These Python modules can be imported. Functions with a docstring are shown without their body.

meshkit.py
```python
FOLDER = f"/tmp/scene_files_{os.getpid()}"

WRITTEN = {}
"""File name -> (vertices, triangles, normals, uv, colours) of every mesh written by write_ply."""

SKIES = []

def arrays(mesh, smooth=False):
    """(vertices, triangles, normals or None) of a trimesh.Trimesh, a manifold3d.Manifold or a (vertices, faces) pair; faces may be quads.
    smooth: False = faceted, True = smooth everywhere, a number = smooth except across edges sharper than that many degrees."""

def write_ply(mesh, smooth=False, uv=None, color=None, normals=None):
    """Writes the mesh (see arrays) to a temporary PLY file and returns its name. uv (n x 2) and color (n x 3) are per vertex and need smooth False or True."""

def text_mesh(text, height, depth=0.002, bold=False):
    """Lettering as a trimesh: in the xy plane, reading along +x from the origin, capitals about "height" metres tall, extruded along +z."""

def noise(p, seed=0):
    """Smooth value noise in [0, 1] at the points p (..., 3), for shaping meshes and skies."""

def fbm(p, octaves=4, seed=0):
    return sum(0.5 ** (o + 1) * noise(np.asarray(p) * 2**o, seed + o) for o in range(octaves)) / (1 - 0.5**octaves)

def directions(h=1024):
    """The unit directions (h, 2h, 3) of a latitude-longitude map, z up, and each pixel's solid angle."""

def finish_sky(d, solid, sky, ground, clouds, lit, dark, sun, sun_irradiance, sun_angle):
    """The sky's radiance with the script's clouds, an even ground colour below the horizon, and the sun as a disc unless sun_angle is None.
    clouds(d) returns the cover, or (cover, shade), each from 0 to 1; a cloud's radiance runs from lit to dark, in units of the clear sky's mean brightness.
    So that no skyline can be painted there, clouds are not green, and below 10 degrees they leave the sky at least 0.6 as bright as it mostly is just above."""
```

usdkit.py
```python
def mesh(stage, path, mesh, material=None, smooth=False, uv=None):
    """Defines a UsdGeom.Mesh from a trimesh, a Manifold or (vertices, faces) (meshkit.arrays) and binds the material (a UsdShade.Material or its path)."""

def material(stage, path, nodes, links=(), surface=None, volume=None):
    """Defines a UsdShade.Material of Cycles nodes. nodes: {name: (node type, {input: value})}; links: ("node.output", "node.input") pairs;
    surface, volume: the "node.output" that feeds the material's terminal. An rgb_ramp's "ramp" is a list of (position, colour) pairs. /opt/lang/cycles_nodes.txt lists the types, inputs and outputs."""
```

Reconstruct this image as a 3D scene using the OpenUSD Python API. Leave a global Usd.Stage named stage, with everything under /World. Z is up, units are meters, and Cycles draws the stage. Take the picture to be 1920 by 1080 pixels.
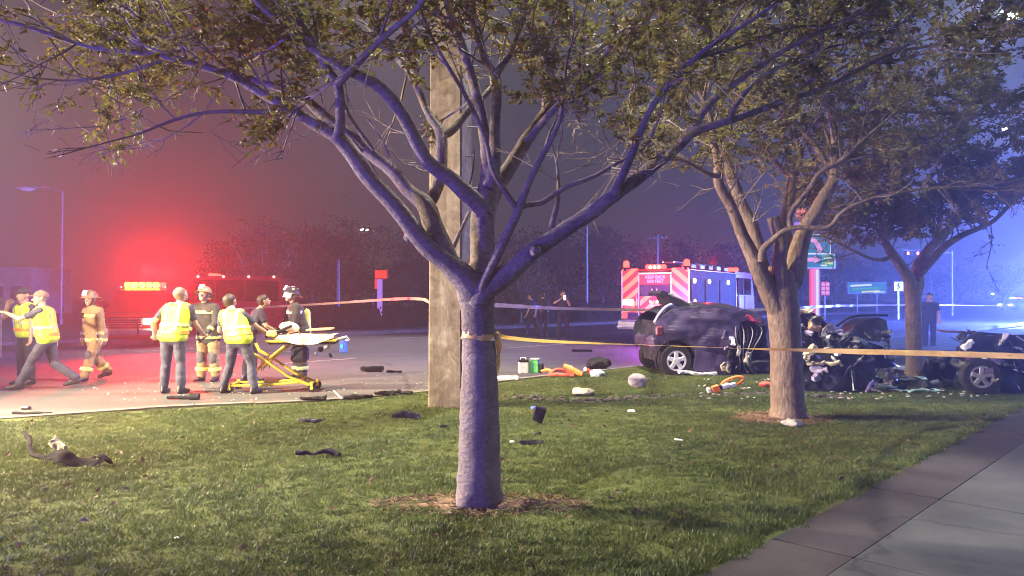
import math, numpy as np, trimesh, usdkit, meshkit
import manifold3d as m3
from manifold3d import Manifold, CrossSection
from shapely.geometry import Polygon, LineString, Point, box as sbox
from pxr import Usd, UsdGeom, UsdLux, UsdShade, Gf, Sdf, Vt

stage = Usd.Stage.CreateInMemory()
UsdGeom.SetStageUpAxis(stage, 'Z'); UsdGeom.SetStageMetersPerUnit(stage, 1.0)
UsdGeom.Xform.Define(stage, '/World'); UsdGeom.Scope.Define(stage, '/World/Looks')

# ------------------------------------------------------------------ camera
CAM_H, FPX, PITCH = 1.6, 1387.0, math.atan(16 / 1387.0)
cam = UsdGeom.Camera.Define(stage, '/World/camera')
cam.CreateHorizontalApertureAttr(36.0); cam.CreateFocalLengthAttr(36.0 * FPX / 1920); cam.CreateFStopAttr(0.0)
cam.CreateClippingRangeAttr((0.05, 2000.0)); cam.CreateExposureAttr(0.0)
cam.AddTranslateOp().Set((0, 0, CAM_H)); cam.AddRotateXOp().Set(90 + math.degrees(PITCH))

# ------------------------------------------------------------------ sky and lights
dome = UsdLux.DomeLight.Define(stage, '/World/sky')
sky = usdkit.material(stage, '/World/Looks/night_sky', {
    's': ('sky_texture', {'sky_type': 'single_scattering', 'sun_disc': False, 'sun_elevation': math.radians(-3.0), 'sun_rotation': math.radians(20)}),
    'tc': ('texture_coordinate', {}),
    'no': ('noise_texture', {'scale': 2.2, 'detail': 3.0, 'roughness': 0.5}),
    'cl': ('rgb_ramp', {'ramp': [(0.3, (0.15, 0.17, 0.28)), (0.7, (0.26, 0.27, 0.40))]}),      # low cloud over town, lit from below
    'mx': ('mix_color', {'blend_type': 'add', 'fac': 1.0, 'use_clamp': False}),
    'b': ('background_shader', {'strength': 0.10})},
    [('tc.generated', 'no.vector'), ('no.fac', 'cl.fac'), ('s.color', 'mx.a'), ('cl.color', 'mx.b'), ('mx.result', 'b.color')], surface='b.background')
UsdShade.MaterialBindingAPI.Apply(dome.GetPrim()).Bind(sky)

def lamp(name, pos, power, color, radius=0.15, aim=None, cone=None, soft=0.3):
    """A lamp: sphere of light of the given power, optionally a beam towards aim."""
    l = UsdLux.SphereLight.Define(stage, '/World/' + name)
    l.CreateRadiusAttr(radius); l.CreateNormalizeAttr(True); l.CreateIntensityAttr(float(power)); l.CreateColorAttr(Gf.Vec3f(*color))
    l.AddTranslateOp().Set(tuple(map(float, pos)))
    if aim is not None:
        d = np.array(aim, float) - np.array(pos, float); d /= np.linalg.norm(d)
        r = Gf.Rotation(Gf.Vec3d(0, 0, -1), Gf.Vec3d(*map(float, d)))
        l.AddOrientOp(UsdGeom.XformOp.PrecisionDouble).Set(r.GetQuat())
        s = UsdLux.ShapingAPI.Apply(l.GetPrim())
        s.CreateShapingConeAngleAttr(float(cone)); s.CreateShapingConeSoftnessAttr(float(soft))
    return l

WARM, WHITE, BLUE, RED = (1.0, 0.80, 0.52), (1.0, 0.97, 0.92), (0.20, 0.16, 1.0), (1.0, 0.012, 0.012)
# the lamps at the scene: a work light left of the frame, patrol-car flashers behind us and at both sides, beacons on the vehicles, street lamps, and added fill lamps that have no fixture
LAMPS = [
    ('work_light', (-12, 7.0, 2.4), 5200, WARM, .2, (-2.0, 12.0, 3.6), 52, .5),
    ('street_light_left', (-12.6, 10.0, 7.5), 11500, WARM, .2, (-3.6, 10.2, -0.5), 34, .8),
    ('lot_light_behind', (5, -14, 9), 1000, (.80, .72, 1.0), .8), ('lot_light_over', (1.0, 13.5, 15), 9500, (1.0, .94, .74), .5, (-1.5, 11.0, 0), 40, .7),  # two added fills: soft frontal one behind us, one brightening the lawn
    ('road_light', (-5.0, 26, 16), 8500, (.92, .82, 1.0), .4, (-5, 25, 0), 33, .7),  # added fill, out of view, to brighten the middle of the road
    ('lot_light_mid', (26, 20, 12), 1800, (.55, .64, 1.0), .4),  # added fill from off frame at the right
    ('blue_flasher_left_near', (-7.5, 1.6, 1.0), 1300, (.15, .10, 1.0), .1, (0, 5.7, 2.6), 36, .5),
    ('blue_flasher_behind', (-6, -6, 1.4), 500, (.24, .19, 1.0), .12),
    ('red_beacon', (-12.65, 25.6, 2.36), 2300, RED, .12, (-9.0, 18.5, 2.9), 42, .7), ('red_beacon_b', (-11.9, 25.7, 2.36), 2300, RED, .12, (-8.4, 18.5, 2.9), 42, .7),
    ('blue_flasher_right', (34, 44, 2.0), 36000, (.10, .17, 1.0), .2),
    ('blue_flasher_left', (-26, 26, 1.6), 4200, (.25, .2, 1.0), .15),
    ('lamp_right', (18, 11.5, 3.2), 1300, (.32, .45, 1.0), .2),
    ('street_light_corner', (16.6, 26, 11.3), 450, (.85, .97, 1.0), .15), ('street_light_right', (28.2, 42, 10.9), 250, (.85, .95, 1.0), .12),
    ('engine_red', (4.7, 25.0, 2.75), 90, RED, .09), ('engine_red_b', (6.5, 24.2, 2.7), 90, RED, .09), ('engine_blue', (4.6, 24.2, 1.3), 220, (.40, .12, 1.0), .08),
]
for a in LAMPS: lamp(*a)
# ------------------------------------------------------------------ helpers
rng = np.random.default_rng(11)
CT, ST = math.cos(PITCH), math.sin(PITCH)

def ray(px, py):
    x, z = (px - 960) / FPX, (540 - py) / FPX
    return np.array([x, CT - z * ST, ST + z * CT])
def at(px, py, d):
    """Where the thing seen at a spot of the photograph stands, d metres out."""
    r = ray(px, py); return np.array([0, 0, CAM_H]) + r * (d / r[1])
def ground(px, py, z=0.0):
    r = ray(px, py); return np.array([0, 0, CAM_H]) + r * ((z - CAM_H) / r[2])

_used = {}
def numbered(path):
    n = _used.get(path, -1) + 1; _used[path] = n
    return path if n == 0 else f'{path}_{n:03d}'
def tag(prim, label=None, cat=None, group=None, kind=None):
    for k, v in (('label', label), ('category', cat), ('group', group), ('kind', kind)):
        if v: prim.SetCustomDataByKey(k, v)
    return prim

class Thing:
    """An Xform at the thing's base; its parts are its children, given in the thing's own axes (or in world axes with w=True)."""
    def __init__(s, name, label=None, cat=None, loc=(0, 0, 0), rz=0.0, group=None, kind=None, rot=None):
        s.path = numbered('/World/' + name); s.loc = np.array(loc, float)
        s.x = UsdGeom.Xform.Define(stage, s.path); s.x.AddTranslateOp().Set(tuple(map(float, loc)))
        if rot is not None: s.x.AddRotateXYZOp().Set(tuple(map(float, rot)))
        elif rz: s.x.AddRotateZOp().Set(float(rz))
        tag(s.x.GetPrim(), label, cat, group, kind)
    def part(s, name, mesh, mat, parent=None, smooth=False, label=None, kind=None, w=False):
        p = numbered((parent or s.path) + '/' + name)
        v, f, n = meshkit.arrays(mesh, False)
        if w: v = v - s.loc
        usdkit.mesh(stage, p, (v, f), mat, smooth=smooth)
        tag(stage.GetPrimAtPath(p), label, None, None, kind)
        return p

def single(name, mesh, mat, label=None, cat=None, group=None, kind=None, smooth=False):
    """A thing that is one mesh, with its origin at its base."""
    v, f, n = meshkit.arrays(mesh, False)
    o = np.array([(v[:, 0].min() + v[:, 0].max()) / 2, (v[:, 1].min() + v[:, 1].max()) / 2, v[:, 2].min()])
    p = numbered('/World/' + name)
    m = usdkit.mesh(stage, p, (v - o, f), mat, smooth=smooth); m.AddTranslateOp().Set(tuple(map(float, o)))
    tag(m.GetPrim(), label, cat, group, kind); return m

def copy_of(src, name, loc, rz=0.0, label=None, cat=None, group=None, scale=None):
    p = numbered('/World/' + name); x = UsdGeom.Xform.Define(stage, p)
    x.AddTranslateOp().Set(tuple(map(float, loc))); x.AddRotateZOp().Set(float(rz))
    if scale: x.AddScaleOp().Set((scale,) * 3)
    x.GetPrim().GetReferences().AddInternalReference(src); x.GetPrim().SetInstanceable(True)
    tag(x.GetPrim(), label, cat, group); return x

def join(*ms): return trimesh.util.concatenate([as_tm(m) for m in ms])
def as_tm(m):
    if isinstance(m, trimesh.Trimesh): return m
    v, f, _ = meshkit.arrays(m, False); return trimesh.Trimesh(v, f, process=False)
def box(size, c=(0, 0, 0), rz=0, rx=0, ry=0, ch=0.0):
    """A box about c, its edges rounded off by ch."""
    s = np.array(size, float)
    if ch > 0:
        ch = min(ch, s.min() * 0.45)
        pts = [np.array([a * (s[0] / 2 - (0 if k == 0 else ch)), b * (s[1] / 2 - (0 if k == 1 else ch)), c_ * (s[2] / 2 - (0 if k == 2 else ch))])
               for a in (-1, 1) for b in (-1, 1) for c_ in (-1, 1) for k in range(3)]
        m = as_tm(Manifold.hull_points(np.array(pts)))
    else: m = trimesh.creation.box(s)
    R = trimesh.transformations.euler_matrix(math.radians(rx), math.radians(ry), math.radians(rz))
    m.apply_transform(R); m.apply_translation(c); return m
def cyl(p, q, r, n=12, r2=None):
    p, q = np.array(p, float), np.array(q, float); r2 = r if r2 is None else r2
    return tube([p, q], [r, r2], n, caps=True)
def tube(pts, rad, n=8, caps=True, bump=0.0, seed=0):
    p = np.array(pts, float); rad = np.broadcast_to(np.array(rad, float), (len(p),))
    t = np.gradient(p, axis=0); t /= np.linalg.norm(t, axis=1, keepdims=True) + 1e-12
    a = np.cross(t[0], [0, 0, 1.0] if abs(t[0][2]) < 0.9 else [1.0, 0, 0]); a /= np.linalg.norm(a)
    A = []
    for k in range(len(p)):
        a = a - t[k] * (a @ t[k]); a /= np.linalg.norm(a) + 1e-12; A.append(a)
    A = np.array(A); B = np.cross(t, A); ang = np.arange(n) * 2 * np.pi / n
    R = rad[:, None] * np.ones((1, n))
    if bump: 
        d = np.stack([np.cos(ang)[None] * np.ones((len(p), 1)), np.sin(ang)[None] * np.ones((len(p), 1)), np.arange(len(p))[:, None] * 0.5 * np.ones((1, n))], -1)
        R = R * (1 + bump * (meshkit.noise(d * 1.7 + seed * 7.1, seed) - 0.5) * 2)
    v = (p[:, None] + R[..., None] * (np.cos(ang)[None, :, None] * A[:, None] + np.sin(ang)[None, :, None] * B[:, None])).reshape(-1, 3)
    i, j = np.meshgrid(np.arange(len(p) - 1), np.arange(n), indexing='ij')
    q = np.stack([i * n + j, i * n + (j + 1) % n, (i + 1) * n + (j + 1) % n, (i + 1) * n + j], -1).reshape(-1, 4)
    f = np.vstack([q[:, [0, 1, 2]], q[:, [0, 2, 3]]])
    if caps:
        v = np.vstack([v, p[0], p[-1]]); k0, k1 = len(v) - 2, len(v) - 1; b = (len(p) - 1) * n
        f = np.vstack([f, [[k0, (k + 1) % n, k] for k in range(n)], [[k1, b + k, b + (k + 1) % n] for k in range(n)]])
    return trimesh.Trimesh(v, f, process=False)
def spline(pts, rad, step):
    """A smooth run of points through pts, about step apart, with radii."""
    p = np.array(pts, float); r = np.array(rad, float)
    if len(p) < 3:
        n = max(2, int(np.linalg.norm(p[-1] - p[0]) / step) + 1); u = np.linspace(0, 1, n)
        return p[0] + (p[-1] - p[0]) * u[:, None], r[0] + (r[-1] - r[0]) * u
    from scipy.interpolate import PchipInterpolator, CubicSpline
    s = np.concatenate([[0], np.cumsum(np.linalg.norm(np.diff(p, axis=0), axis=1) ** 0.6)])
    L = np.linalg.norm(np.diff(p, axis=0), axis=1).sum(); u = np.linspace(0, s[-1], max(3, int(L / step) + 1))
    return CubicSpline(s, p)(u), PchipInterpolator(s, r)(u)
def extrude(poly, h):
    """Outline in xy, raised along z by h."""
    gs = [g for g in getattr(poly, 'geoms', [poly]) if g.area > 1e-8]
    return join(*[trimesh.creation.extrude_polygon(g, h, engine='earcut') for g in gs])
def upright(m):
    """xy outline stood up: x stays, y becomes z, thickness along y."""
    m = as_tm(m); v = m.vertices.copy(); return trimesh.Trimesh(np.stack([v[:, 0], -v[:, 2], v[:, 1]], 1), m.faces, process=False)
def sheet(poly, z):
    """A flat sheet of an outline at height z."""
    from shapely import constrained_delaunay_triangles as cdt
    v, f = trimesh.creation.triangulate_polygon(poly, engine='earcut')
    v = np.column_stack([v, np.full(len(v), z)]); m = trimesh.Trimesh(v, f, process=False)
    if m.face_normals[:, 2].mean() < 0: m.invert()
    return m
def crumple(m, amp, scale, seed, size=None):
    """Dents a mesh: finer triangles pushed about by noise."""
    m = as_tm(m)
    if size:
        v, f = trimesh.remesh.subdivide_to_size(m.vertices, m.faces, size, max_iter=12); m = trimesh.Trimesh(v, f, process=True)
    v = m.vertices.copy()
    d = np.stack([meshkit.fbm(v * scale + 13.7 * k + seed, 3, seed + k) - 0.5 for k in range(3)], -1)
    return trimesh.Trimesh(v + d * 2 * amp, m.faces, process=False)
def moved(m, loc=(0, 0, 0), rz=0, rx=0, ry=0, sc=None):
    m = as_tm(m).copy()
    if sc is not None: m.apply_scale(sc)
    m.apply_transform(trimesh.transformations.euler_matrix(math.radians(rx), math.radians(ry), math.radians(rz))); m.apply_translation(loc); return m
def ball(r, c=(0, 0, 0), sub=2, sc=(1, 1, 1)):
    m = trimesh.creation.icosphere(sub, r); m.apply_scale(sc); m.apply_translation(c); return m
def chain(pairs, seg=10, refine=0.03, it=6):
    """Limbs of tapering hulls of spheres, joined and smoothed into one surface. pairs: ((p, r), (q, s)) or longer tuples."""
    S = []
    for g in pairs:
        sp = [Manifold.sphere(r, seg).translate(tuple(map(float, p))) for p, r in g]
        S.append(Manifold.batch_hull(sp))
    M = Manifold.batch_boolean(S, m3.OpType.Add)
    if refine: M = M.refine_to_length(refine)
    t = as_tm(M); t = trimesh.Trimesh(t.vertices, t.faces, process=True)
    if it: trimesh.smoothing.filter_taubin(t, iterations=it)
    return t

# ------------------------------------------------------------------ materials
def look(name, c1, c2=None, scale=8.0, rough=0.6, metal=0.0, bump=0.0, bscale=None, coat=0.0, spec=0.5, detail=4.0, r2=None, emit=None, es=0.0, lo=0.35, hi=0.65):
    c2 = c1 if c2 is None else c2
    n = {'g': ('geometry', {}), 'n': ('noise_texture', {'scale': scale, 'detail': detail, 'roughness': 0.6}),
         'r': ('rgb_ramp', {'ramp': [(lo, c1), (hi, c2)]}),
         'p': ('principled_bsdf', {'roughness': rough, 'metallic': metal, 'coat_weight': coat, 'specular_ior_level': spec})}
    l = [('g.position', 'n.vector'), ('n.fac', 'r.fac'), ('r.color', 'p.base_color')]
    if r2 is not None:
        n['mr'] = ('map_range', {'from_min': lo, 'from_max': hi, 'to_min': rough, 'to_max': r2, 'clamp': True}); l += [('n.fac', 'mr.value'), ('mr.result', 'p.roughness')]
    if bump:
        n['bn'] = ('noise_texture', {'scale': bscale or scale * 4, 'detail': 4.0}); n['b'] = ('bump', {'strength': bump, 'distance': 0.02})
        l += [('g.position', 'bn.vector'), ('bn.fac', 'b.height'), ('b.normal', 'p.normal')]
    if emit is not None: n['p'][1].update({'emission_color': emit, 'emission_strength': es})
    return usdkit.material(stage, '/World/Looks/' + name, n, l, surface='p.BSDF')
def glow(name, color, strength):
    return usdkit.material(stage, '/World/Looks/' + name, {'e': ('emission', {'color': color, 'strength': float(strength)})}, [], surface='e.emission')
def leafy(name, c1, c2, c3, scale=1.2, trans=0.35):
    """Leaves: colour varies leaf by leaf and in clumps; light passes through."""
    return usdkit.material(stage, '/World/Looks/' + name, {
        'g': ('geometry', {}), 'n': ('noise_texture', {'scale': scale, 'detail': 2.0}), 'm': ('math', {'math_type': 'multiply_add', 'value2': 0.5}),
        'm2': ('math', {'math_type': 'multiply', 'value2': 0.5}), 'r': ('rgb_ramp', {'ramp': [(0.2, c1), (0.5, c2), (0.8, c3)]}),
        'p': ('principled_bsdf', {'roughness': 0.55, 'specular_ior_level': 0.3}), 't': ('translucent_bsdf', {}), 'x': ('mix_closure', {'fac': trans})},
        [('g.position', 'n.vector'), ('n.fac', 'm2.value1'), ('g.random_per_island', 'm.value1'), ('m2.value', 'm.value3'), ('m.value', 'r.fac'),
         ('r.color', 'p.base_color'), ('r.color', 't.color'), ('p.BSDF', 'x.closure1'), ('t.BSDF', 'x.closure2')], surface='x.closure')

M = {}
def bark(name, c1, c2, c3, ridges):
    return usdkit.material(stage, '/World/Looks/' + name, {'g': ('geometry', {}), 'mp': ('mapping', {'scale': (1, 1, ridges)}), 'n': ('noise_texture', {'scale': 3.2, 'detail': 7.0, 'roughness': .68}), 'f': ('noise_texture', {'scale': 26.0, 'detail': 6.0, 'roughness': .7}),
        'v': ('voronoi_texture', {'scale': 19.0, 'feature': 'f1'}), 'h': ('math', {'math_type': 'multiply', 'value2': .55}), 'a': ('math', {'math_type': 'multiply_add', 'value2': .45}), 'r': ('rgb_ramp', {'ramp': [(.30, c1), (.5, c2), (.66, c3)]}),
        'hb': ('math', {'math_type': 'multiply_add', 'value2': .35}), 'b': ('bump', {'strength': .9, 'distance': .03}), 'p': ('principled_bsdf', {'roughness': .85, 'specular_ior_level': .25})},
        [('g.position', 'mp.vector'), ('g.position', 'n.vector'), ('mp.vector', 'f.vector'), ('mp.vector', 'v.vector'), ('n.fac', 'h.value1'), ('f.fac', 'a.value1'), ('h.value', 'a.value3'), ('a.value', 'r.fac'), ('r.color', 'p.base_color'),
         ('v.distance', 'hb.value1'), ('f.fac', 'hb.value3'), ('hb.value', 'b.height'), ('b.normal', 'p.normal')], surface='p.BSDF')
M['bark'] = bark('bark', (.085, .07, .062), (.175, .15, .135), (.27, .235, .21), 1.6)
M['bark_far'] = bark('bark_rough', (.07, .052, .04), (.16, .12, .09), (.26, .20, .15), .35)
M['twig'] = look('twig', (0.11, 0.085, 0.07), (0.18, 0.145, 0.12), 6, 0.8)
M['leaf'] = leafy('leaf_olive', (0.12, 0.12, 0.025), (0.22, 0.165, 0.035), (0.30, 0.165, 0.05))
M['leaf_c'] = leafy('leaf_mixed', (.11, .115, .03), (.20, .15, .05), (.28, .13, .07))
M['leaf_b'] = leafy('leaf_russet', (0.14, 0.11, 0.05), (0.22, 0.14, 0.08), (0.28, 0.13, 0.09))
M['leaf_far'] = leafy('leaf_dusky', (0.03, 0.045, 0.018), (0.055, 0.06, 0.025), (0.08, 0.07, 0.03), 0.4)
M['leaf_pale'] = leafy('leaf_pale', (0.10, 0.10, 0.05), (0.15, 0.14, 0.08), (0.20, 0.17, 0.10), 0.6)
M['concrete_post'] = usdkit.material(stage, '/World/Looks/post_concrete', {'g': ('geometry', {}), 'mp': ('mapping', {'scale': (3.2, 3.2, .35)}), 'st': ('noise_texture', {'scale': 2.0, 'detail': 6.0, 'roughness': .65}), 'n': ('noise_texture', {'scale': 4.5, 'detail': 9.0, 'roughness': .72, 'distortion': 1.2}),
    'h': ('math', {'math_type': 'multiply', 'value2': .42}), 'a': ('math', {'math_type': 'multiply_add', 'value2': .58}), 'r': ('rgb_ramp', {'ramp': [(.34, (.055, .042, .026)), (.48, (.13, .108, .072)), (.56, (.18, .155, .11)), (.68, (.30, .27, .215))]}),
    'b': ('bump', {'strength': .5, 'distance': .02}), 'p': ('principled_bsdf', {'roughness': .9, 'specular_ior_level': .25})},
    [('g.position', 'mp.vector'), ('mp.vector', 'st.vector'), ('g.position', 'n.vector'), ('st.fac', 'h.value1'), ('n.fac', 'a.value1'), ('h.value', 'a.value3'), ('a.value', 'r.fac'), ('r.color', 'p.base_color'), ('n.fac', 'b.height'), ('b.normal', 'p.normal')], surface='p.BSDF')
M['kerb'] = look('kerb_concrete', (0.095, 0.085, 0.072), (0.16, 0.145, 0.125), 3, 0.9, bump=0.3, bscale=40)
M['dark_metal'] = look('dark_metal', (0.03, 0.03, 0.034), (0.07, 0.07, 0.075), 9, 0.45, 0.6)
M['steel'] = look('steel', (0.45, 0.46, 0.48), (0.62, 0.63, 0.65), 6, 0.32, 0.9)
M['galv'] = look('galvanised', (0.20, 0.21, 0.23), (0.32, 0.33, 0.35), 5, 0.5, 0.5)
M['rubber'] = look('rubber', (0.012, 0.012, 0.013), (0.03, 0.03, 0.032), 20, 0.85, spec=.15)
M['black'] = look('black_plastic', (0.012, 0.012, 0.014), (0.03, 0.03, 0.033), 12, 0.9, spec=.05)
M['white'] = look('white_paint', (0.66, 0.66, 0.64), (0.8, 0.8, 0.78), 7, 0.5)
M['red'] = look('red_paint', (0.42, 0.015, 0.02), (0.50, 0.025, 0.025), 3, 0.3, coat=0.6)
M['yellow'] = look('yellow_paint', (0.62, 0.42, 0.04), (0.72, 0.52, 0.06), 6, 0.4)
M['orange'] = look('orange_plastic', (0.70, 0.16, 0.03), (0.85, 0.24, 0.05), 9, 0.5)
M['glass'] = usdkit.material(stage, '/World/Looks/window_glass', {'t': ('transparent_bsdf', {'color': (0.35, 0.37, 0.4)}), 'g': ('glossy_bsdf', {'color': (1, 1, 1), 'roughness': 0.04}),
    'f': ('fresnel', {'IOR': 1.6}), 'x': ('mix_closure', {})}, [('f.fac', 'x.fac'), ('t.BSDF', 'x.closure1'), ('g.BSDF', 'x.closure2')], surface='x.closure')
# ------------------------------------------------------------------ the setting
ROAD_Z = -0.13
# the lawn's edge along the road, left to right
KERB = np.array([(-40, 0.2), (-16, 5.6), (-9.5, 8.55), (-6.77, 9.75), (-5.1, 10.75), (-2.96, 11.5), (-1.43, 12.6), (-0.2, 14.1), (2.87, 17.0), (8, 22.1), (20, 34.1), (70, 84.1), (160, 174.0)])
from scipy.interpolate import PchipInterpolator as _P
_s = np.concatenate([[0], np.cumsum(np.linalg.norm(np.diff(KERB, axis=0), axis=1))])
kerb_line = np.column_stack([_P(_s, KERB[:, k])(np.concatenate([np.linspace(0, _s[-3], 150), _s[-2:]])) for k in (0, 1)])
U = np.array([0.7071, 0.7071]); V = np.array([-0.7071, 0.7071])           # along the street, and across it away from us
def street(a, b):
    """a metres along the far kerb from where it is nearest, b metres beyond it."""
    return np.array([-5.3, 35.0]) + U * a + V * b
W1 = np.array([1.07, 4.235]); WD = np.array([0.700, 0.714]); WN = np.array([0.714, -0.700])   # lawn edge of the walk, its direction, and away from the lawn

M['soil'] = look('far_soil', (0.05, 0.05, 0.03), (0.08, 0.075, 0.045), 0.5, 0.95)
M['lawn'] = usdkit.material(stage, '/World/Looks/lawn', {
    'g': ('geometry', {}), 'n': ('noise_texture', {'scale': 1.1, 'detail': 5.0, 'roughness': 0.65}), 'f': ('noise_texture', {'scale': 55.0, 'detail': 3.0}),
    'a': ('math', {'math_type': 'multiply_add', 'value2': 0.5}), 'h': ('math', {'math_type': 'multiply', 'value2': 0.5}),
    'r': ('rgb_ramp', {'ramp': [(0.3, (0.04, 0.05, 0.018)), (0.5, (0.075, 0.095, 0.03)), (0.7, (0.11, 0.115, 0.045))]}),
    'b': ('bump', {'strength': 0.9, 'distance': 0.03}), 'p': ('principled_bsdf', {'roughness': 0.9, 'specular_ior_level': 0.15})},
    [('g.position', 'n.vector'), ('g.position', 'f.vector'), ('n.fac', 'h.value1'), ('f.fac', 'a.value1'), ('h.value', 'a.value3'), ('a.value', 'r.fac'), ('r.color', 'p.base_color'),
     ('f.fac', 'b.height'), ('b.normal', 'p.normal')], surface='p.BSDF')
M['asphalt'] = usdkit.material(stage, '/World/Looks/asphalt', {
    'g': ('geometry', {}), 'n': ('noise_texture', {'scale': 0.35, 'detail': 6.0, 'roughness': 0.6}), 'f': ('noise_texture', {'scale': 120.0, 'detail': 2.0}),
    'mp': ('mapping', {'rotation': (0, 0, -math.pi / 4), 'scale': (0.05, 1.6, 1)}), 'w': ('noise_texture', {'scale': 1.0, 'detail': 4.0}),     # wheel tracks along the street
    'a': ('math', {'math_type': 'multiply_add', 'value2': 0.55}), 'h': ('math', {'math_type': 'multiply', 'value2': 0.45}),
    'r': ('rgb_ramp', {'ramp': [(0.35, (0.045, 0.043, 0.043)), (0.65, (0.088, 0.083, 0.08))]}),
    'b': ('bump', {'strength': 0.5, 'distance': 0.01}), 'p': ('principled_bsdf', {'roughness': 0.72, 'specular_ior_level': 0.4})},
    [('g.position', 'n.vector'), ('g.position', 'f.vector'), ('g.position', 'mp.vector'), ('mp.vector', 'w.vector'), ('n.fac', 'h.value1'), ('w.fac', 'a.value1'), ('h.value', 'a.value3'),
     ('a.value', 'r.fac'), ('r.color', 'p.base_color'), ('f.fac', 'b.height'), ('b.normal', 'p.normal')], surface='p.BSDF')

# wide ground under everything
g = trimesh.creation.box([900, 900, 0.5]); g.apply_translation([0, 150, -0.55])
single('ground', g, M['soil'], kind='structure')
# the road: everything between the lawn's kerb and the far kerb
far_in = [street(260, -0.15), street(-150, -0.15)]
road_poly = Polygon(list(map(tuple, kerb_line)) + [tuple(p) for p in far_in])
rd = extrude(road_poly, 0.16); rd.apply_translation([0, 0, ROAD_Z - 0.16])
single('road', rd, M['asphalt'], kind='structure')
# lawn: fine sheet with gentle unevenness, from the kerb back behind the camera
side_edge = [W1 + WD * 60 + WN * .135, W1 - WD * 14 + WN * .135]
lawn_poly = Polygon([tuple(p) for p in kerb_line[(kerb_line[:, 0] > -30) & (kerb_line[:, 0] < 46)]] + [tuple(side_edge[0]), tuple(side_edge[1]), (-12, -8), (-30, -8)]).buffer(0)
def rise(x, y):
    """The lawn is not quite flat; it lies level by kerb and walk."""
    h = (meshkit.fbm(np.stack([x * 0.7, y * 0.7, 0 * x], -1), 3, 5) - 0.5) * 0.05
    d1 = np.abs((x - W1[0]) * WN[0] + (y - W1[1]) * WN[1])
    return h * np.clip(d1 / 0.8, 0, 1)
inner = lawn_poly.buffer(-0.14)
near = inner.intersection(sbox(-16, 2.5, 16, 22))
tri = trimesh.creation.triangulate_polygon(near, engine='earcut')
lv, lf = trimesh.remesh.subdivide_to_size(np.column_stack([tri[0], np.zeros(len(tri[0]))]), tri[1], 0.35, max_iter=14)
lm = trimesh.Trimesh(lv, lf, process=True)
vv = lm.vertices.copy(); vv[:, 2] = rise(vv[:, 0], vv[:, 1])
# churned wheel ruts beside the wreck
RUT = LineString([ground(960, 742)[:2], ground(1090, 752)[:2], ground(1200, 745)[:2], ground(1330, 742)[:2], ground(1440, 738)[:2], ground(1600, 745)[:2]])
import shapely
rd_ = shapely.distance(shapely.points(vv[:, 0], vv[:, 1]), RUT)
vv[:, 2] -= 0.05 * np.exp(-(rd_ / 0.22) ** 2)
lm = trimesh.Trimesh(vv, lm.faces, process=False)
if lm.face_normals[:, 2].mean() < 0: lm.invert()
rest = inner.difference(sbox(-16, 2.5, 16, 22))
single('lawn', join(lm, *[sheet(q, 0.0) for q in getattr(rest, 'geoms', [rest]) if q.area > 0.01]), M['lawn'], kind='structure', smooth=True)
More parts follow.
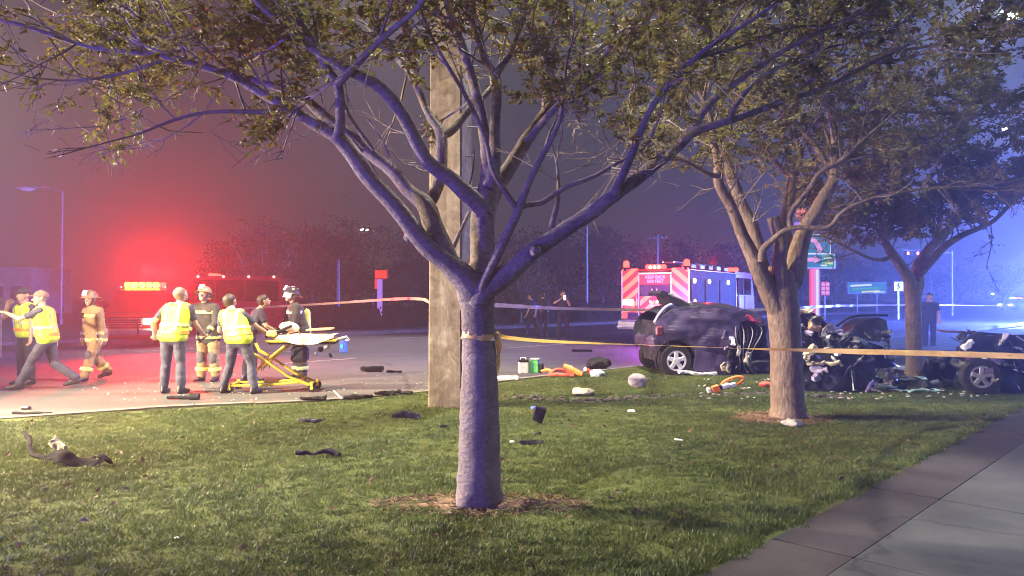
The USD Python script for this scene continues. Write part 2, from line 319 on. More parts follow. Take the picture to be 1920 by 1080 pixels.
# kerb along the lawn, in stones
kb = Thing('kerb', kind='structure')
acc, k0 = 0.0, 0
ks = np.concatenate([[0], np.cumsum(np.linalg.norm(np.diff(kerb_line, axis=0), axis=1))])
def on_kerb(s): return np.array([np.interp(s, ks, kerb_line[:, 0]), np.interp(s, ks, kerb_line[:, 1])])
s0 = np.interp(-12, kerb_line[:, 0], ks); s1 = np.interp(40, kerb_line[:, 0], ks); L = 1.5
def kerb_piece(a, b):
    n = max(2, int((b - a) / 0.5) + 1); pts = [on_kerb(s) for s in np.linspace(a, b, n)]
    q = LineString(pts).buffer(0.15, single_sided=True, cap_style='flat'); 
    q2 = LineString(pts).buffer(-0.15, single_sided=True, cap_style='flat')
    qq = q if inner.boundary.distance(q.centroid) < inner.boundary.distance(q2.centroid) else q2
    m = extrude(qq, 0.16); m.apply_translation([0, 0, ROAD_Z - 0.01]); return m
s = s0
while s < s1 - L:
    kb.part('kerb_stone', moved(kerb_piece(s + 0.006, s + L - 0.006), (0, 0, rng.uniform(-.004, .004))), M['kerb']); s += L
for a, b in ((0, s0 - .01), (s + .01, ks[-2])): kb.part('kerb_run', kerb_piece(a, b), M['kerb'])
# far kerb, verge and fields beyond
fk = Polygon([tuple(street(-150, -0.15)), tuple(street(260, -0.15)), tuple(street(260, 0.25)), tuple(street(-150, 0.25))])
m = extrude(fk, 0.18); m.apply_translation([0, 0, ROAD_Z - 0.02]); single('far_kerb', m, M['kerb'], kind='structure')
fs = Polygon([tuple(street(-150, 0.25)), tuple(street(260, 0.25)), tuple(street(260, 2.0)), tuple(street(-150, 2.0))])
m = extrude(fs, 0.16); m.apply_translation([0, 0, ROAD_Z - 0.01]); single('far_pavement', m, M['kerb'], kind='structure')
fv = Polygon([tuple(street(-150, 2.0)), tuple(street(260, 2.0)), tuple(street(260, 150)), tuple(street(-150, 150))])
m = extrude(fv, 0.15); m.apply_translation([0, 0, ROAD_Z - 0.03]); single('verge', m, M['lawn'], kind='structure')
# lane lines, worn
M['line'] = usdkit.material(stage, '/World/Looks/worn_line', {'g': ('geometry', {}), 'n': ('noise_texture', {'scale': 14.0, 'detail': 5.0}), 'r': ('rgb_ramp', {'ramp': [(0.40, (0.09, 0.085, 0.08)), (0.58, (0.42, 0.41, 0.38))]}),
    'p': ('principled_bsdf', {'roughness': 0.7})}, [('g.position', 'n.vector'), ('n.fac', 'r.fac'), ('r.color', 'p.base_color')], surface='p.BSDF')
for off in (-3.6, -7.2, -10.8):
    for a in np.arange(-20, 90, 9.0):
        c = street(a, off)
        m = box([3.0, 0.11, 0.004], (0, 0, 0), rz=45); m.apply_translation([c[0], c[1], ROAD_Z + 0.004])
        single('lane_line', m, M['line'], kind='structure')
# the walk at the right: slabs in two strips
def slabby(name, c1, c2, c3):
    return usdkit.material(stage, '/World/Looks/' + name, {'g': ('geometry', {}), 'n': ('noise_texture', {'scale': .9, 'detail': 9.0, 'roughness': .7}), 'f': ('noise_texture', {'scale': 140.0, 'detail': 2.0}), 'k': ('voronoi_texture', {'scale': .42, 'feature': 'distance_to_edge'}), 'kd': ('noise_texture', {'scale': 3.0, 'detail': 5.0}),
        'kv': ('mix_vector', {'fac': .22}), 'ck': ('map_range', {'from_min': 0.0, 'from_max': .006, 'to_min': .5, 'to_max': 1.0, 'clamp': True}), 'h': ('math', {'math_type': 'multiply', 'value2': .62}), 'a': ('math', {'math_type': 'multiply_add', 'value2': .38}), 'r': ('rgb_ramp', {'ramp': [(.34, c1), (.5, c2), (.64, c3)]}),
        'm': ('mix_color', {'blend_type': 'multiply', 'fac': 1.0}), 'b': ('bump', {'strength': .45, 'distance': .006}), 'p': ('principled_bsdf', {'roughness': .85, 'specular_ior_level': .3})},
        [('g.position', 'n.vector'), ('g.position', 'f.vector'), ('g.position', 'kd.vector'), ('g.position', 'kv.a'), ('kd.color', 'kv.b'), ('kv.result', 'k.vector'), ('k.distance', 'ck.value'), ('n.fac', 'h.value1'), ('f.fac', 'a.value1'), ('h.value', 'a.value3'), ('a.value', 'r.fac'),
         ('r.color', 'm.a'), ('ck.result', 'm.b'), ('m.result', 'p.base_color'), ('f.fac', 'b.height'), ('b.normal', 'p.normal')], surface='p.BSDF')
M['slab'] = slabby('slab_concrete', (.024, .026, .032), (.040, .043, .052), (.062, .065, .076)); M['slab_dark'] = slabby('slab_darker', (.016, .013, .017), (.027, .022, .028), (.042, .035, .043))  # second set is the darker tone of the strip beside the lawn
wk = Thing('sidewalk', kind='structure')
for k in range(-4, 22):
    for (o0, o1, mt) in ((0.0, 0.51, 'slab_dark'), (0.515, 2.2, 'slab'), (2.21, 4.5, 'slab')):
        a0, a1 = k * 1.83 + 0.93 + 0.008, (k + 1) * 1.83 + 0.93 - 0.008
        c = [W1 + WD * a + WN * o for a, o in ((a0, o0), (a1, o0), (a1, o1), (a0, o1))]
        q = Polygon(map(tuple, c)).buffer(-0.012, join_style='mitre').buffer(0.012, quad_segs=2)
        m = extrude(q, 0.12); m.apply_translation([0, 0, -0.115 + rng.uniform(-0.004, 0.006)])
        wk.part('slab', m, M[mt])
jb = Polygon([tuple(W1 - WD * 7), tuple(W1 + WD * 42), tuple(W1 + WD * 42 + WN * 4.5), tuple(W1 - WD * 7 + WN * 4.5)])
m = extrude(jb, 0.05); m.apply_translation([0, 0, -0.09]); wk.part('bedding', m, M['soil'])
lot = Polygon([tuple(W1 - WD * 30 + WN * 4.5), tuple(W1 + WD * 42 + WN * 4.5), tuple(W1 + WD * 42 + WN * 40), tuple(W1 - WD * 30 + WN * 40)])
m = extrude(lot, 0.05); m.apply_translation([0, 0, -0.08]); single('parking_lot', m, M['asphalt'], kind='structure')

# ---- grass blades
M['blade'] = usdkit.material(stage, '/World/Looks/grass_blade', {
    'g': ('geometry', {}), 'o': ('object_info', {}), 'n': ('noise_texture', {'scale': 0.9, 'detail': 4.0}), 'm': ('math', {'math_type': 'multiply_add', 'value2': 0.45}), 'h': ('math', {'math_type': 'multiply', 'value2': 0.55}),
    'r': ('rgb_ramp', {'ramp': [(0.22, (0.06, 0.09, 0.022)), (0.5, (0.13, 0.16, 0.033)), (0.75, (0.19, 0.18, 0.045)), (0.95, (0.24, 0.19, 0.09))]}),
    'p': ('principled_bsdf', {'roughness': 0.5, 'specular_ior_level': 0.35}), 't': ('translucent_bsdf', {}), 'x': ('mix_closure', {'fac': 0.25})},
    [('g.position', 'n.vector'), ('n.fac', 'h.value1'), ('g.random_per_island', 'm.value1'), ('h.value', 'm.value3'), ('m.value', 'r.fac'), ('r.color', 'p.base_color'), ('r.color', 't.color'),
     ('p.BSDF', 'x.closure1'), ('t.BSDF', 'x.closure2')], surface='x.closure')
def grass_patch(seed, size, n, hmin, hmax):
    r = np.random.default_rng(seed)
    xy = r.uniform(-size / 2, size / 2, (n, 2)); a = r.uniform(0, 2 * np.pi, n); h = r.uniform(hmin, hmax, n) * (0.6 + 0.8 * meshkit.noise(np.column_stack([xy * 9, np.zeros(n)]), seed))
    w = r.uniform(0.0025, 0.005, n); ln = r.uniform(0.2, 1.0, n) * h; b = r.uniform(0, 2 * np.pi, n)
    base = np.column_stack([xy, np.full(n, -0.012)]); side = np.column_stack([np.cos(a), np.sin(a), 0 * a]) * w[:, None]; lean = np.column_stack([np.cos(b), np.sin(b), 0 * b])
    mid = base + lean * (ln * 0.3)[:, None]; mid[:, 2] += h * 0.6
    tip = base + lean * ln[:, None]; tip[:, 2] += h
    v = np.stack([base - side, base + side, mid + side * .8, mid - side * .8, tip], 1).reshape(-1, 3)
    k = np.arange(n)[:, None] * 5
    f = np.concatenate([k + [0, 1, 2], k + [0, 2, 3], k + [3, 2, 4]], 0)
    return v, f
gi = UsdGeom.PointInstancer.Define(stage, '/World/grass'); tag(gi.GetPrim(), 'short green lawn grass between the road kerb and the sidewalk', 'grass', None, 'stuff')
protos = []
for k in range(6):
    v, f = grass_patch(100 + k, 0.46, 1000, 0.015, 0.04); p = f'/World/grass/blades_{k:03d}' if k else '/World/grass/blades'
    usdkit.mesh(stage, p, (v, f), M['blade']); protos.append(p)
for k in range(2):
    v, f = grass_patch(140 + k, 0.16, 110, 0.02, 0.05); p = f'/World/grass/edge_tuft_{k:03d}' if k else '/World/grass/edge_tuft'
    usdkit.mesh(stage, p, (v, f), M['blade']); protos.append(p)
gi.CreatePrototypesRel().SetTargets([Sdf.Path(p) for p in protos])
TREES = {1: ground(898, 945)[:2], 2: ground(1476, 785)[:2], 3: at(1714, 700, 14.6)[:2]}
pos, idx, rot = [], [], []
gx, gy = np.meshgrid(np.arange(-14, 16, 0.36), np.arange(3.2, 21, 0.36)); gp = np.column_stack([gx.ravel(), gy.ravel()]) + rng.uniform(-.07, .07, (gx.size, 2))
gp = gp[(np.abs(gp[:, 0]) < 0.72 * gp[:, 1] + 0.8)]
ok = shapely.contains_xy(inner.buffer(-0.10), gp[:, 0], gp[:, 1]) & (((gp - W1) @ WN) < -0.17)
bare = np.minimum(np.linalg.norm((gp - TREES[1] - [0.02, -0.05]) / [0.82, 0.34], axis=1), np.linalg.norm((gp - TREES[2] - [-0.05, 0.0]) / [0.62, 0.5], axis=1))
rdist = shapely.distance(shapely.points(gp[:, 0], gp[:, 1]), RUT)
ok &= (bare > 1.0) & ~((rdist < 0.22) & (rng.random(len(gp)) < 0.75))
for p in gp[ok]:
    pos.append((p[0], p[1], float(rise(np.array([p[0]]), np.array([p[1]]))[0]))); idx.append(int(rng.integers(6))); a = rng.uniform(0, 2 * math.pi); rot.append(Gf.Quath(math.cos(a / 2), 0, 0, math.sin(a / 2)))
for e in np.arange(-1.5, 22, .045):       # tufts along the walk, hanging over here and there
    q = W1 + WD * e - WN * (.09 + .07 * meshkit.noise(np.array([e * 3.0, 0, 0]), 3) + rng.uniform(-.06, .06)); pos.append((q[0], q[1], 0.0)); idx.append(6 + int(rng.integers(2))); a = rng.uniform(0, 6.28); rot.append(Gf.Quath(math.cos(a / 2), 0, 0, math.sin(a / 2)))
tall = [0.7 + 0.75 * float(meshkit.fbm(np.array([p[0] * 1.6, p[1] * 1.6, 0.0]), 3, 17)) for p in pos]
gi.CreateScalesAttr(Vt.Vec3fArray([Gf.Vec3f(1.0, 1.0, h) for h in tall]))
gi.CreatePositionsAttr(Vt.Vec3fArray([Gf.Vec3f(*map(float, p)) for p in pos])); gi.CreateProtoIndicesAttr(Vt.IntArray(idx)); gi.CreateOrientationsAttr(Vt.QuathArray(rot))
# churned earth in the ruts
M['earth'] = look('churned_earth', (0.018, 0.016, 0.014), (0.06, 0.05, 0.04), 9, 0.95)
cl = []
for _ in range(420):
    p = RUT.interpolate(rng.uniform(0, RUT.length)); x, y = p.x + rng.normal(0, .14), p.y + rng.normal(0, .14)
    cl.append(crumple(ball(rng.uniform(.015, .06), (x, y, rng.uniform(-.04, .01)), 1, (1, 1, .6)), .012, 30, int(rng.integers(999))))
single('churned_earth', join(*cl), M['earth'], 'dark churned earth and torn turf in a rut beside the wrecked car', 'earth', kind='stuff')
# straw and mulch round the two near trunks
M['mulch'] = look('mulch', (0.10, 0.06, 0.04), (0.24, 0.15, 0.09), 14, 0.95)
def mulch(c, rx, ry, n, label, seed):
    r = np.random.default_rng(seed); ms = []
    a = np.linspace(0, 2 * np.pi, 40, endpoint=False); rr = 1 + 0.25 * (meshkit.noise(np.column_stack([np.cos(a) * 2, np.sin(a) * 2, 0 * a]), seed) - .5) * 2
    vtop = np.column_stack([c[0] + np.cos(a) * rx * rr, c[1] + np.sin(a) * ry * rr, np.full(40, -0.01)])
    v = np.vstack([vtop, [[c[0], c[1], 0.045]]]); ms.append(trimesh.Trimesh(v, [[k, (k + 1) % 40, 40] for k in range(40)], process=False))
    for _ in range(n):
        t, q = r.uniform(0, 2 * np.pi), math.sqrt(r.uniform(0, 1)); x, y = c[0] + math.cos(t) * rx * q * 1.05, c[1] + math.sin(t) * ry * q * 1.05
        l = r.uniform(.04, .13); d = r.normal(size=3) * [1, 1, .22]; d /= np.linalg.norm(d); z = 0.02 + 0.03 * (1 - q)
        ms.append(tube([np.array([x, y, z]) - d * l / 2, np.array([x, y, z]) + d * l / 2], [.0035, .002], 3, caps=False))
    single('mulch', join(*ms), M['mulch'], label, 'mulch', kind='stuff')
mulch(TREES[1] + [0.02, -0.05], 0.80, 0.30, 700, 'brown straw mulch round the foot of the nearest tree', 4)
mulch(TREES[2] + [-0.05, 0.0], 0.62, 0.5, 500, 'reddish earth and straw round the foot of the second tree', 5)

# dead leaves and clover strewn on the lawn
M['dead_leaf'] = leafy('dead_leaf', (.07, .045, .025), (.16, .10, .045), (.24, .17, .08), 3.0, .15)
q = np.column_stack([rng.uniform(-8, 8, 1500), rng.uniform(4, 15, 1500)]); q = q[shapely.contains_xy(inner.buffer(-.1), q[:, 0], q[:, 1]) & (np.abs(q[:, 0]) < .72 * q[:, 1] + .4)]
# ------------------------------------------------------------------ trees
def proj(P):
    P = np.atleast_2d(P) - [0, 0, CAM_H]; y = P[:, 1] * CT + P[:, 2] * ST; z = -P[:, 1] * ST + P[:, 2] * CT
    return 960 + P[:, 0] / y * FPX, 540 - z / y * FPX
def unit(v): return v / (np.linalg.norm(v) + 1e-12)

def leaves(at_, along, up, size, r):
    """Folded pointed leaves: four triangles' worth of shape each. All arrays are n x 3."""
    n = len(at_); s = (size * r.uniform(0.5, 1.45, n))[:, None]
    al = along + r.normal(0, .45, (n, 3)); al[:, 2] -= 0.25; al /= np.linalg.norm(al, axis=1, keepdims=True)
    nn = up + r.normal(0, .55, (n, 3)); sd = np.cross(al, nn); sd /= np.linalg.norm(sd, axis=1, keepdims=True) + 1e-9; nn = np.cross(sd, al)
    b = at_; t = at_ + al * s; m = at_ + al * s * .45 - nn * s * .07
    l, q = at_ + al * s * .42 + sd * s * .27 + nn * s * .06, at_ + al * s * .42 - sd * s * .27 + nn * s * .06
    v = np.stack([b, l, t, q, m], 1).reshape(-1, 3); k = np.arange(n)[:, None] * 5
    return v, np.concatenate([k + [0, 4, 1], k + [1, 4, 2], k + [2, 4, 3], k + [3, 4, 0]], 0)

def many_tubes(P, R, n=4):
    """Thin tubes along many short runs of points at once."""
    T_ = np.gradient(P, axis=1); T_ /= np.linalg.norm(T_, axis=2, keepdims=True) + 1e-9
    a = np.cross(T_, np.array([.31, .2, 1.0])); a /= np.linalg.norm(a, axis=2, keepdims=True) + 1e-9; b = np.cross(T_, a); N, K = P.shape[:2]
    g = np.arange(n) * 2 * np.pi / n
    v = P[:, :, None] + R[:, :, None, None] * (np.cos(g)[None, None, :, None] * a[:, :, None] + np.sin(g)[None, None, :, None] * b[:, :, None])
    i, j = np.meshgrid(np.arange(K - 1), np.arange(n), indexing='ij'); q = np.stack([i * n + j, i * n + (j + 1) % n, (i + 1) * n + (j + 1) % n, (i + 1) * n + j], -1).reshape(-1, 4)
    q = (q[None] + (np.arange(N) * K * n)[:, None, None]).reshape(-1, 4)
    return trimesh.Trimesh(v.reshape(-1, 3), np.vstack([q[:, [0, 1, 2]], q[:, [0, 2, 3]]]), process=False)

class Tree:
    def __init__(s, name, label, base, seed, bark, leafmat, group=None):
        s.t = Thing(name, label, 'tree', (base[0], base[1], 0.0), group=group); s.r = np.random.default_rng(seed)
        s.bark, s.leafmat, s.limbs, s.tw, s.lp, s.la, s.lu = bark, leafmat, [], [], [], [], []
    def limb(s, pts, d0, d1, name='limb', sides=12, shoots=True, step=0.06, d_mid=None, start=0.3):
        """pts: (x, y, half width) as seen in the photograph; the limb runs from d0 to d1 metres out."""
        n = len(pts); u = np.concatenate([[0], np.cumsum([math.hypot(pts[k + 1][0] - pts[k][0], pts[k + 1][1] - pts[k][1]) for k in range(n - 1)])]); u /= u[-1]
        ds = d0 + (d1 - d0) * u
        P = [at(p[0], p[1], d) for p, d in zip(pts, ds)]; R = [max(p[2], .8) * d / FPX for p, d in zip(pts, ds)]
        P, R = spline(P, R, step)
        P = P + (np.stack([meshkit.noise(P * 3.1 + 50 * k, k) for k in range(3)], -1) - .5) * R[:, None] * 0.5
        s.t.part(name, tube(P, R, sides, bump=.07, seed=len(s.limbs)), s.bark, smooth=70, w=True)
        s.limbs.append((P, R, shoots, start)); return P, R
    def shoot(s, p, d, L, r0, lev, keep, dens, lsize):
        r = s.r; n = 5; pts = [p]; dd = d.copy()
        for k in range(n):
            dd = unit(dd + r.normal(0, .13, 3) + np.array([0, 0, .05 if lev == 0 else -.03])); pts.append(pts[-1] + dd * L / n)
        pts = np.array(pts); s.tw.append((pts, np.linspace(r0, max(r0 * .35, .0016), n + 1)))
        if lev < 2:
            m = max(2, int(L / (0.17 if lev == 0 else 0.085) * dens))
            for k in range(m):
                u = r.uniform(.25, 1.0); q = pts[0] + 0; i = min(int(u * n), n - 1); f = u * n - i; q = pts[i] * (1 - f) + pts[i + 1] * f
                t = unit(pts[i + 1] - pts[i]); e = unit(t * .75 + r.normal(0, .55, 3) * [1, 1, .7])
                s.shoot(q, e, L * r.uniform(.3, .6) if lev == 0 else r.uniform(.10, .26), r0 * .55, lev + 1, keep, dens, lsize)
        if lev >= 1:
            m = int((9 if lev == 1 else 13))
            for k in range(m):
                u = r.uniform(.3, 1.0); i = min(int(u * n), n - 1); f = u * n - i; q = pts[i] * (1 - f) + pts[i + 1] * f
                s.lp.append(q + r.normal(0, .012, 3)); t = unit(pts[i + 1] - pts[i]); sd = unit(np.cross(t, [0, 0, 1.0])) * r.choice([-1, 1])
                s.la.append(unit(t * .6 + sd * .8)); s.lu.append([0, 0, 1.0])
    def grow(s, every=0.22, Lr=(0.5, 1.2), keep=None, dens=1.0, lsize=.045, bare=0.0, spread=.7):
        r = s.r
        for P, R, sh, st in s.limbs:
            if not sh: continue
            L = np.concatenate([[0], np.cumsum(np.linalg.norm(np.diff(P, axis=0), axis=1))]); a = L[-1] * st
            while a < L[-1]:
                i = min(np.searchsorted(L, a), len(P) - 2); t = unit(P[i + 1] - P[i]); q = P[i]
                d = unit(t * .75 + r.normal(0, spread, 3) + [0, 0, .22]); l = r.uniform(*Lr) * (0.65 + .35 * a / L[-1])
                s.shoot(q, d, l, min(R[i] * .5, .013), 0, keep, dens, lsize)
                a += every * r.uniform(.6, 1.4)
            s.shoot(P[-1], unit(P[-1] - P[-2]), r.uniform(*Lr), R[-1] * .9, 0, keep, dens, lsize)
        lp, la, lu = np.array(s.lp), np.array(s.la), np.array(s.lu)
        if keep is not None:
            k = keep(lp, r); lp, la, lu = lp[k], la[k], lu[k]
        tw = many_tubes(np.array([a for a, b in s.tw]), np.array([b for a, b in s.tw]))
        if keep is not None:      # twigs with nothing on them have been shed
            c = tw.vertices[tw.faces].mean(1); kk = keep(c, np.random.default_rng(3), True); tw = trimesh.Trimesh(tw.vertices, tw.faces[kk], process=False)
        s.t.part('twigs', tw, M['twig'], kind='stuff', w=True)
        s.t.part('foliage', leaves(lp, la, lu, lsize, r), s.leafmat, kind='stuff', w=True)
        s.n = len(lp)

def envelope(xs, ys, soft, power=1.0, twig_extra=60):
    """The crown's lower edge, as a natural browse line: leaves thin out towards it."""
    def keep(P, r, twig=False):
        px, py = proj(P); e = np.interp(px, xs, ys) + 34 * (meshkit.noise(P * 2.3, 9) - .5) * 2
        if twig: return (py < e + twig_extra) | ((px > 640) & (px < 1190) & (py < 460) & (twig_extra > 50))
        pr = np.clip((e - py) / soft, 0, 1) ** power * (0.35 + 1.1 * np.clip((meshkit.noise(P * 2.1, 21) - .22) * 2.6, 0, 1))
        return r.random(len(P)) < pr
    return keep

# ---- the nearest tree
A = Tree('shade_tree', 'nearest tree, smooth trunk with tape tied round it, dividing into many spreading limbs', TREES[1], 1, M['bark'], M['leaf'])
D = 5.7
trunk = [(898, 952, 56), (897, 940, 47), (898, 900, 41.5), (899, 850, 39), (899, 780, 37.5), (899, 700, 33.5), (897, 620, 31), (895, 575, 32), (892, 548, 36), (891, 528, 34), (893, 510, 26)]
Pt, Rt = spline([at(x, y, D) for x, y, w in trunk], [w * D / FPX for x, y, w in trunk], .03)
ang = np.arange(28) * 2 * np.pi / 28
tr = tube(Pt, Rt, 28, bump=.035, seed=3)
v = tr.vertices.copy(); hz = np.clip(1 - v[:, 2] / .22, 0, 1); th = np.arctan2(v[:, 1] - D, v[:, 0] - Pt[0, 0])
fl = 1 + hz ** 2 * .22 * (np.sin(th * 5 + .6) * .6 + np.sin(th * 3 + 2) * .5); v[:, 0] = Pt[0, 0] + (v[:, 0] - Pt[0, 0]) * fl; v[:, 1] = D + (v[:, 1] - D) * fl
A.t.part('trunk', trimesh.Trimesh(v, tr.faces, process=False), M['bark'], smooth=70, w=True)
B = A.limb
B([(897, 575, 12), (890, 545, 27), (868, 522, 25), (830, 484, 21), (783, 441, 18), (731, 379, 16), (679, 316, 15), (633, 256, 14), (591, 233, 12), (550, 208, 10), (500, 180, 9), (433, 143, 8), (367, 120, 7), (320, 107, 6.5), (250, 97, 5), (167, 87, 4.5), (80, 60, 4), (-10, 36, 3)], 5.66, 5.0, start=.5)
B([(842, 494, 18), (828, 460, 20), (812, 420, 19.5), (797, 382, 17), (770, 360, 13), (737, 322, 12), (695, 290, 11), (650, 252, 11), (600, 212, 10), (560, 178, 8), (500, 158, 7), (400, 128, 5), (330, 106, 4), (270, 80, 3), (180, 45, 2.5)], 5.6, 6.4, start=.55)
B([(803, 388, 13), (817, 358, 12), (826, 320, 12), (828, 285, 12), (826, 252, 10), (809, 223, 7.5), (788, 176, 7), (762, 130, 6), (736, 88, 5), (705, 47, 4), (690, 0, 3)], 5.75, 6.9, start=.5)
B([(826, 255, 9), (850, 242, 8), (871, 218, 7), (892, 195, 6), (920, 165, 5), (940, 110, 3), (950, 60, 2)], 6.3, 7.2, start=.5)
B([(907, 400, 18), (897, 384, 17), (871, 360, 16), (840, 333, 14), (804, 306, 13), (778, 259, 12.5), (752, 207, 12), (716, 166, 11), (690, 150, 10.5), (653, 133, 9), (612, 107, 8), (575, 82, 8), (540, 52, 7), (500, 20, 6), (470, -20, 5)], 5.55, 4.7, start=.55)
B([(634, 258, 12), (637, 225, 9), (636, 195, 9), (632, 158, 9), (618, 138, 8.5), (605, 112, 8), (580, 70, 7), (552, 25, 6), (535, -15, 5)], 5.25, 4.9, start=.5)
B([(633, 158, 8), (648, 142, 7), (680, 110, 6.5), (715, 75, 6), (760, 37, 5), (795, 0, 5), (820, -40, 4)], 5.05, 4.6, start=.4)
B([(895, 570, 14), (894, 535, 25), (899, 500, 24), (901, 470, 24), (904, 425, 23), (912, 380, 22), (919, 335, 16), (915, 300, 12), (908, 240, 10.5), (892, 172, 10), (872, 105, 9), (850, 45, 8), (836, -10, 6)], 5.68, 6.2, start=.65)
B([(920, 350, 14), (929, 310, 12), (928, 250, 10.5), (931, 180, 10), (927, 140, 9), (912, 118, 7), (892, 67, 6), (876, 15, 5), (868, -30, 4)], 5.8, 5.3, start=.5)
B([(928, 142, 7), (940, 122, 6), (954, 104, 5.5), (975, 52, 4), (985, -5, 3)], 5.5, 5.7, start=.3)
B([(910, 425, 15), (922, 375, 16), (940, 335, 15), (970, 293, 13), (996, 252, 12), (1027, 205, 11), (1058, 155, 9), (1105, 112, 8), (1156, 68, 6), (1200, 48, 5), (1300, 14, 3.5)], 5.8, 7.2, start=.5)
B([(1022, 212, 8), (1024, 176, 7), (1027, 130, 6), (1018, 98, 5), (990, 47, 4), (975, 0, 3)], 6.4, 6.6, start=.4)
B([(985, 268, 8), (1005, 246, 7), (1058, 187, 6.5), (1120, 135, 6), (1146, 88, 5), (1200, 56, 4), (1250, 40, 3)], 6.1, 5.6, start=.4)
B([(900, 560, 6), (906, 535, 10), (918, 508, 9), (939, 467, 9), (970, 399, 8.5), (990, 347, 6.5), (1021, 285, 5.5), (1047, 233, 4.5), (1058, 156, 3.5), (1070, 90, 2.5)], 5.56, 5.1, start=.6)
B([(970, 394, 6), (949, 363, 5.5), (923, 316, 5), (913, 270, 4.5), (880, 190, 4), (840, 124, 3.5), (809, 67, 3), (790, 20, 2.5)], 5.4, 4.8, start=.6, sides=8)
B([(972, 392, 5.5), (1000, 384, 5), (1016, 381, 5), (1058, 353, 4.5), (1110, 332, 4), (1156, 306, 3.5), (1190, 290, 3), (1225, 250, 2)], 5.4, 5.6, start=.6, sides=8)
B([(1034, 428, 6), (1040, 404, 5.5), (1046, 378, 4.5), (1046, 330, 3), (1040, 290, 2)], 5.5, 5.45, start=.6, sides=8)
B([(896, 582, 12), (902, 552, 24), (920, 536, 22), (954, 513, 20), (1001, 472, 17), (1053, 436, 15), (1105, 399, 14), (1156, 360, 13.5), (1200, 331, 13), (1238, 300, 12), (1286, 260, 10), (1324, 203, 8), (1357, 172, 7), (1425, 120, 6), (1519, 67, 4.5), (1600, 30, 3.5), (1670, -5, 2.5)], 5.64, 4.9, start=.62)
B([(1280, 263, 9), (1324, 240, 8), (1369, 226, 7), (1444, 199, 6), (1500, 180, 5), (1575, 150, 4), (1650, 109, 3), (1700, 85, 2)], 5.2, 4.7, start=.4)
B([(1366, 228, 6), (1387, 187, 5), (1410, 161, 5), (1462, 124, 4), (1537, 94, 3), (1594, 79, 2)], 5.05, 5.3, start=.4, sides=8)
B([(1150, 364, 9), (1178, 305, 7.5), (1195, 262, 7), (1222, 202, 6), (1249, 165, 6), (1267, 146, 5.5), (1312, 101, 4.5), (1380, 56, 4), (1459, 0, 3)], 5.3, 4.5, start=.5)
B([(1267, 150, 4), (1300, 112, 3.5), (1380, 90, 3), (1450, 62, 2.5), (1560, 52, 2)], 4.8, 5.2, start=.3, sides=8)
B([(322, 106, 5), (312, 78, 5), (290, 52, 4.5), (240, 20, 4), (190, -15, 3)], 5.3, 5.6, start=.2, sides=8)
B([(360, 92, 3.5), (340, 60, 3), (320, 30, 2.5), (310, 0, 2)], 5.5, 5.9, start=.2, sides=8)
B([(560, 205, 6), (500, 210, 5), (430, 208, 4), (360, 215, 3.5), (300, 235, 3), (250, 254, 2)], 5.3, 5.0, start=.55, sides=8)
B([(318, 107, 4), (270, 125, 3.5), (220, 140, 3), (150, 150, 2.5)], 5.3, 5.2, start=.3, sides=8)
B([(545, 178, 5), (470, 150, 5), (400, 133, 4), (335, 120, 3), (280, 130, 2)], 6.2, 6.6, start=.3, sides=8)
B([(700, 280, 4), (670, 240, 4), (650, 205, 3.5), (640, 180, 2.5), (600, 140, 2)], 5.7, 5.3, start=.7, sides=8)
for pts in ([(838, 492, 5), (850, 462, 5), (865, 430, 4), (880, 398, 3)], [(736, 310, 2.5), (720, 270, 2), (690, 225, 2)], [(660, 262, 2), (690, 300, 2), (710, 335, 1.6)], [(870, 375, 2), (885, 330, 1.6), (890, 280, 1.4)]):
    B(pts, 5.75, 6.0, shoots=False, sides=6)
A.t.part('knot', crumple(ball(.045, at(1003, 470, 5.42), 2, (1, .9, 1)), .012, 30, 2), M['bark'], smooth=True, w=True)
A.t.part('knot', crumple(ball(.05, at(702, 442, 5.6) + [.27, 0, 0], 2), .014, 30, 3), M['bark'], smooth=True, w=True)
envA = envelope([-200, 0, 60, 130, 190, 250, 300, 400, 450, 520, 560, 620, 700, 760, 820, 870, 920, 1000, 1100, 1160, 1200, 1260, 1300, 1500, 1700, 2200],
                [235, 190, 205, 235, 310, 295, 205, 200, 285, 300, 200, 165, 150, 190, 320, 320, 230, 200, 215, 270, 330, 325, 240, 190, 150, 120], 75)
A.grow(.15, (.45, 1.15), envA, 1.1, .056)

# ---- the second tree
T = Tree('shade_tree', 'second tree, rough brown trunk with a sawn-off limb, standing before the wrecked car', TREES[2], 2, M['bark_far'], M['leaf_c'])
T.t.loc[2] = 0; D2 = 9.7
tr2 = [(1478, 793, 46), (1478, 780, 36), (1477, 760, 31), (1475, 700, 29.5), (1473, 640, 28.5), (1469, 590, 29), (1464, 552, 31), (1462, 530, 30), (1466, 505, 24)]
P2, R2 = spline([at(x, y, D2) for x, y, w in tr2], [w * D2 / FPX for x, y, w in tr2], .05)
T.t.part('trunk', tube(P2, R2, 24, bump=.07, seed=9), M['bark_far'], smooth=70, w=True)
B = T.limb
B([(1470, 628, 8), (1460, 590, 17), (1445, 555, 18), (1425, 507, 16), (1407, 474, 13.5), (1388, 430, 11), (1366, 378, 10), (1347, 341, 9), (1345, 310, 8), (1340, 270, 7), (1330, 215, 5), (1300, 150, 4), (1270, 90, 3)], 9.7, 9.0)
B([(1446, 550, 8), (1430, 500, 13), (1407, 418, 13), (1388, 378, 11.5), (1366, 318, 11), (1351, 274, 9), (1336, 237, 7), (1320, 180, 5), (1318, 110, 3)], 9.75, 10.6)
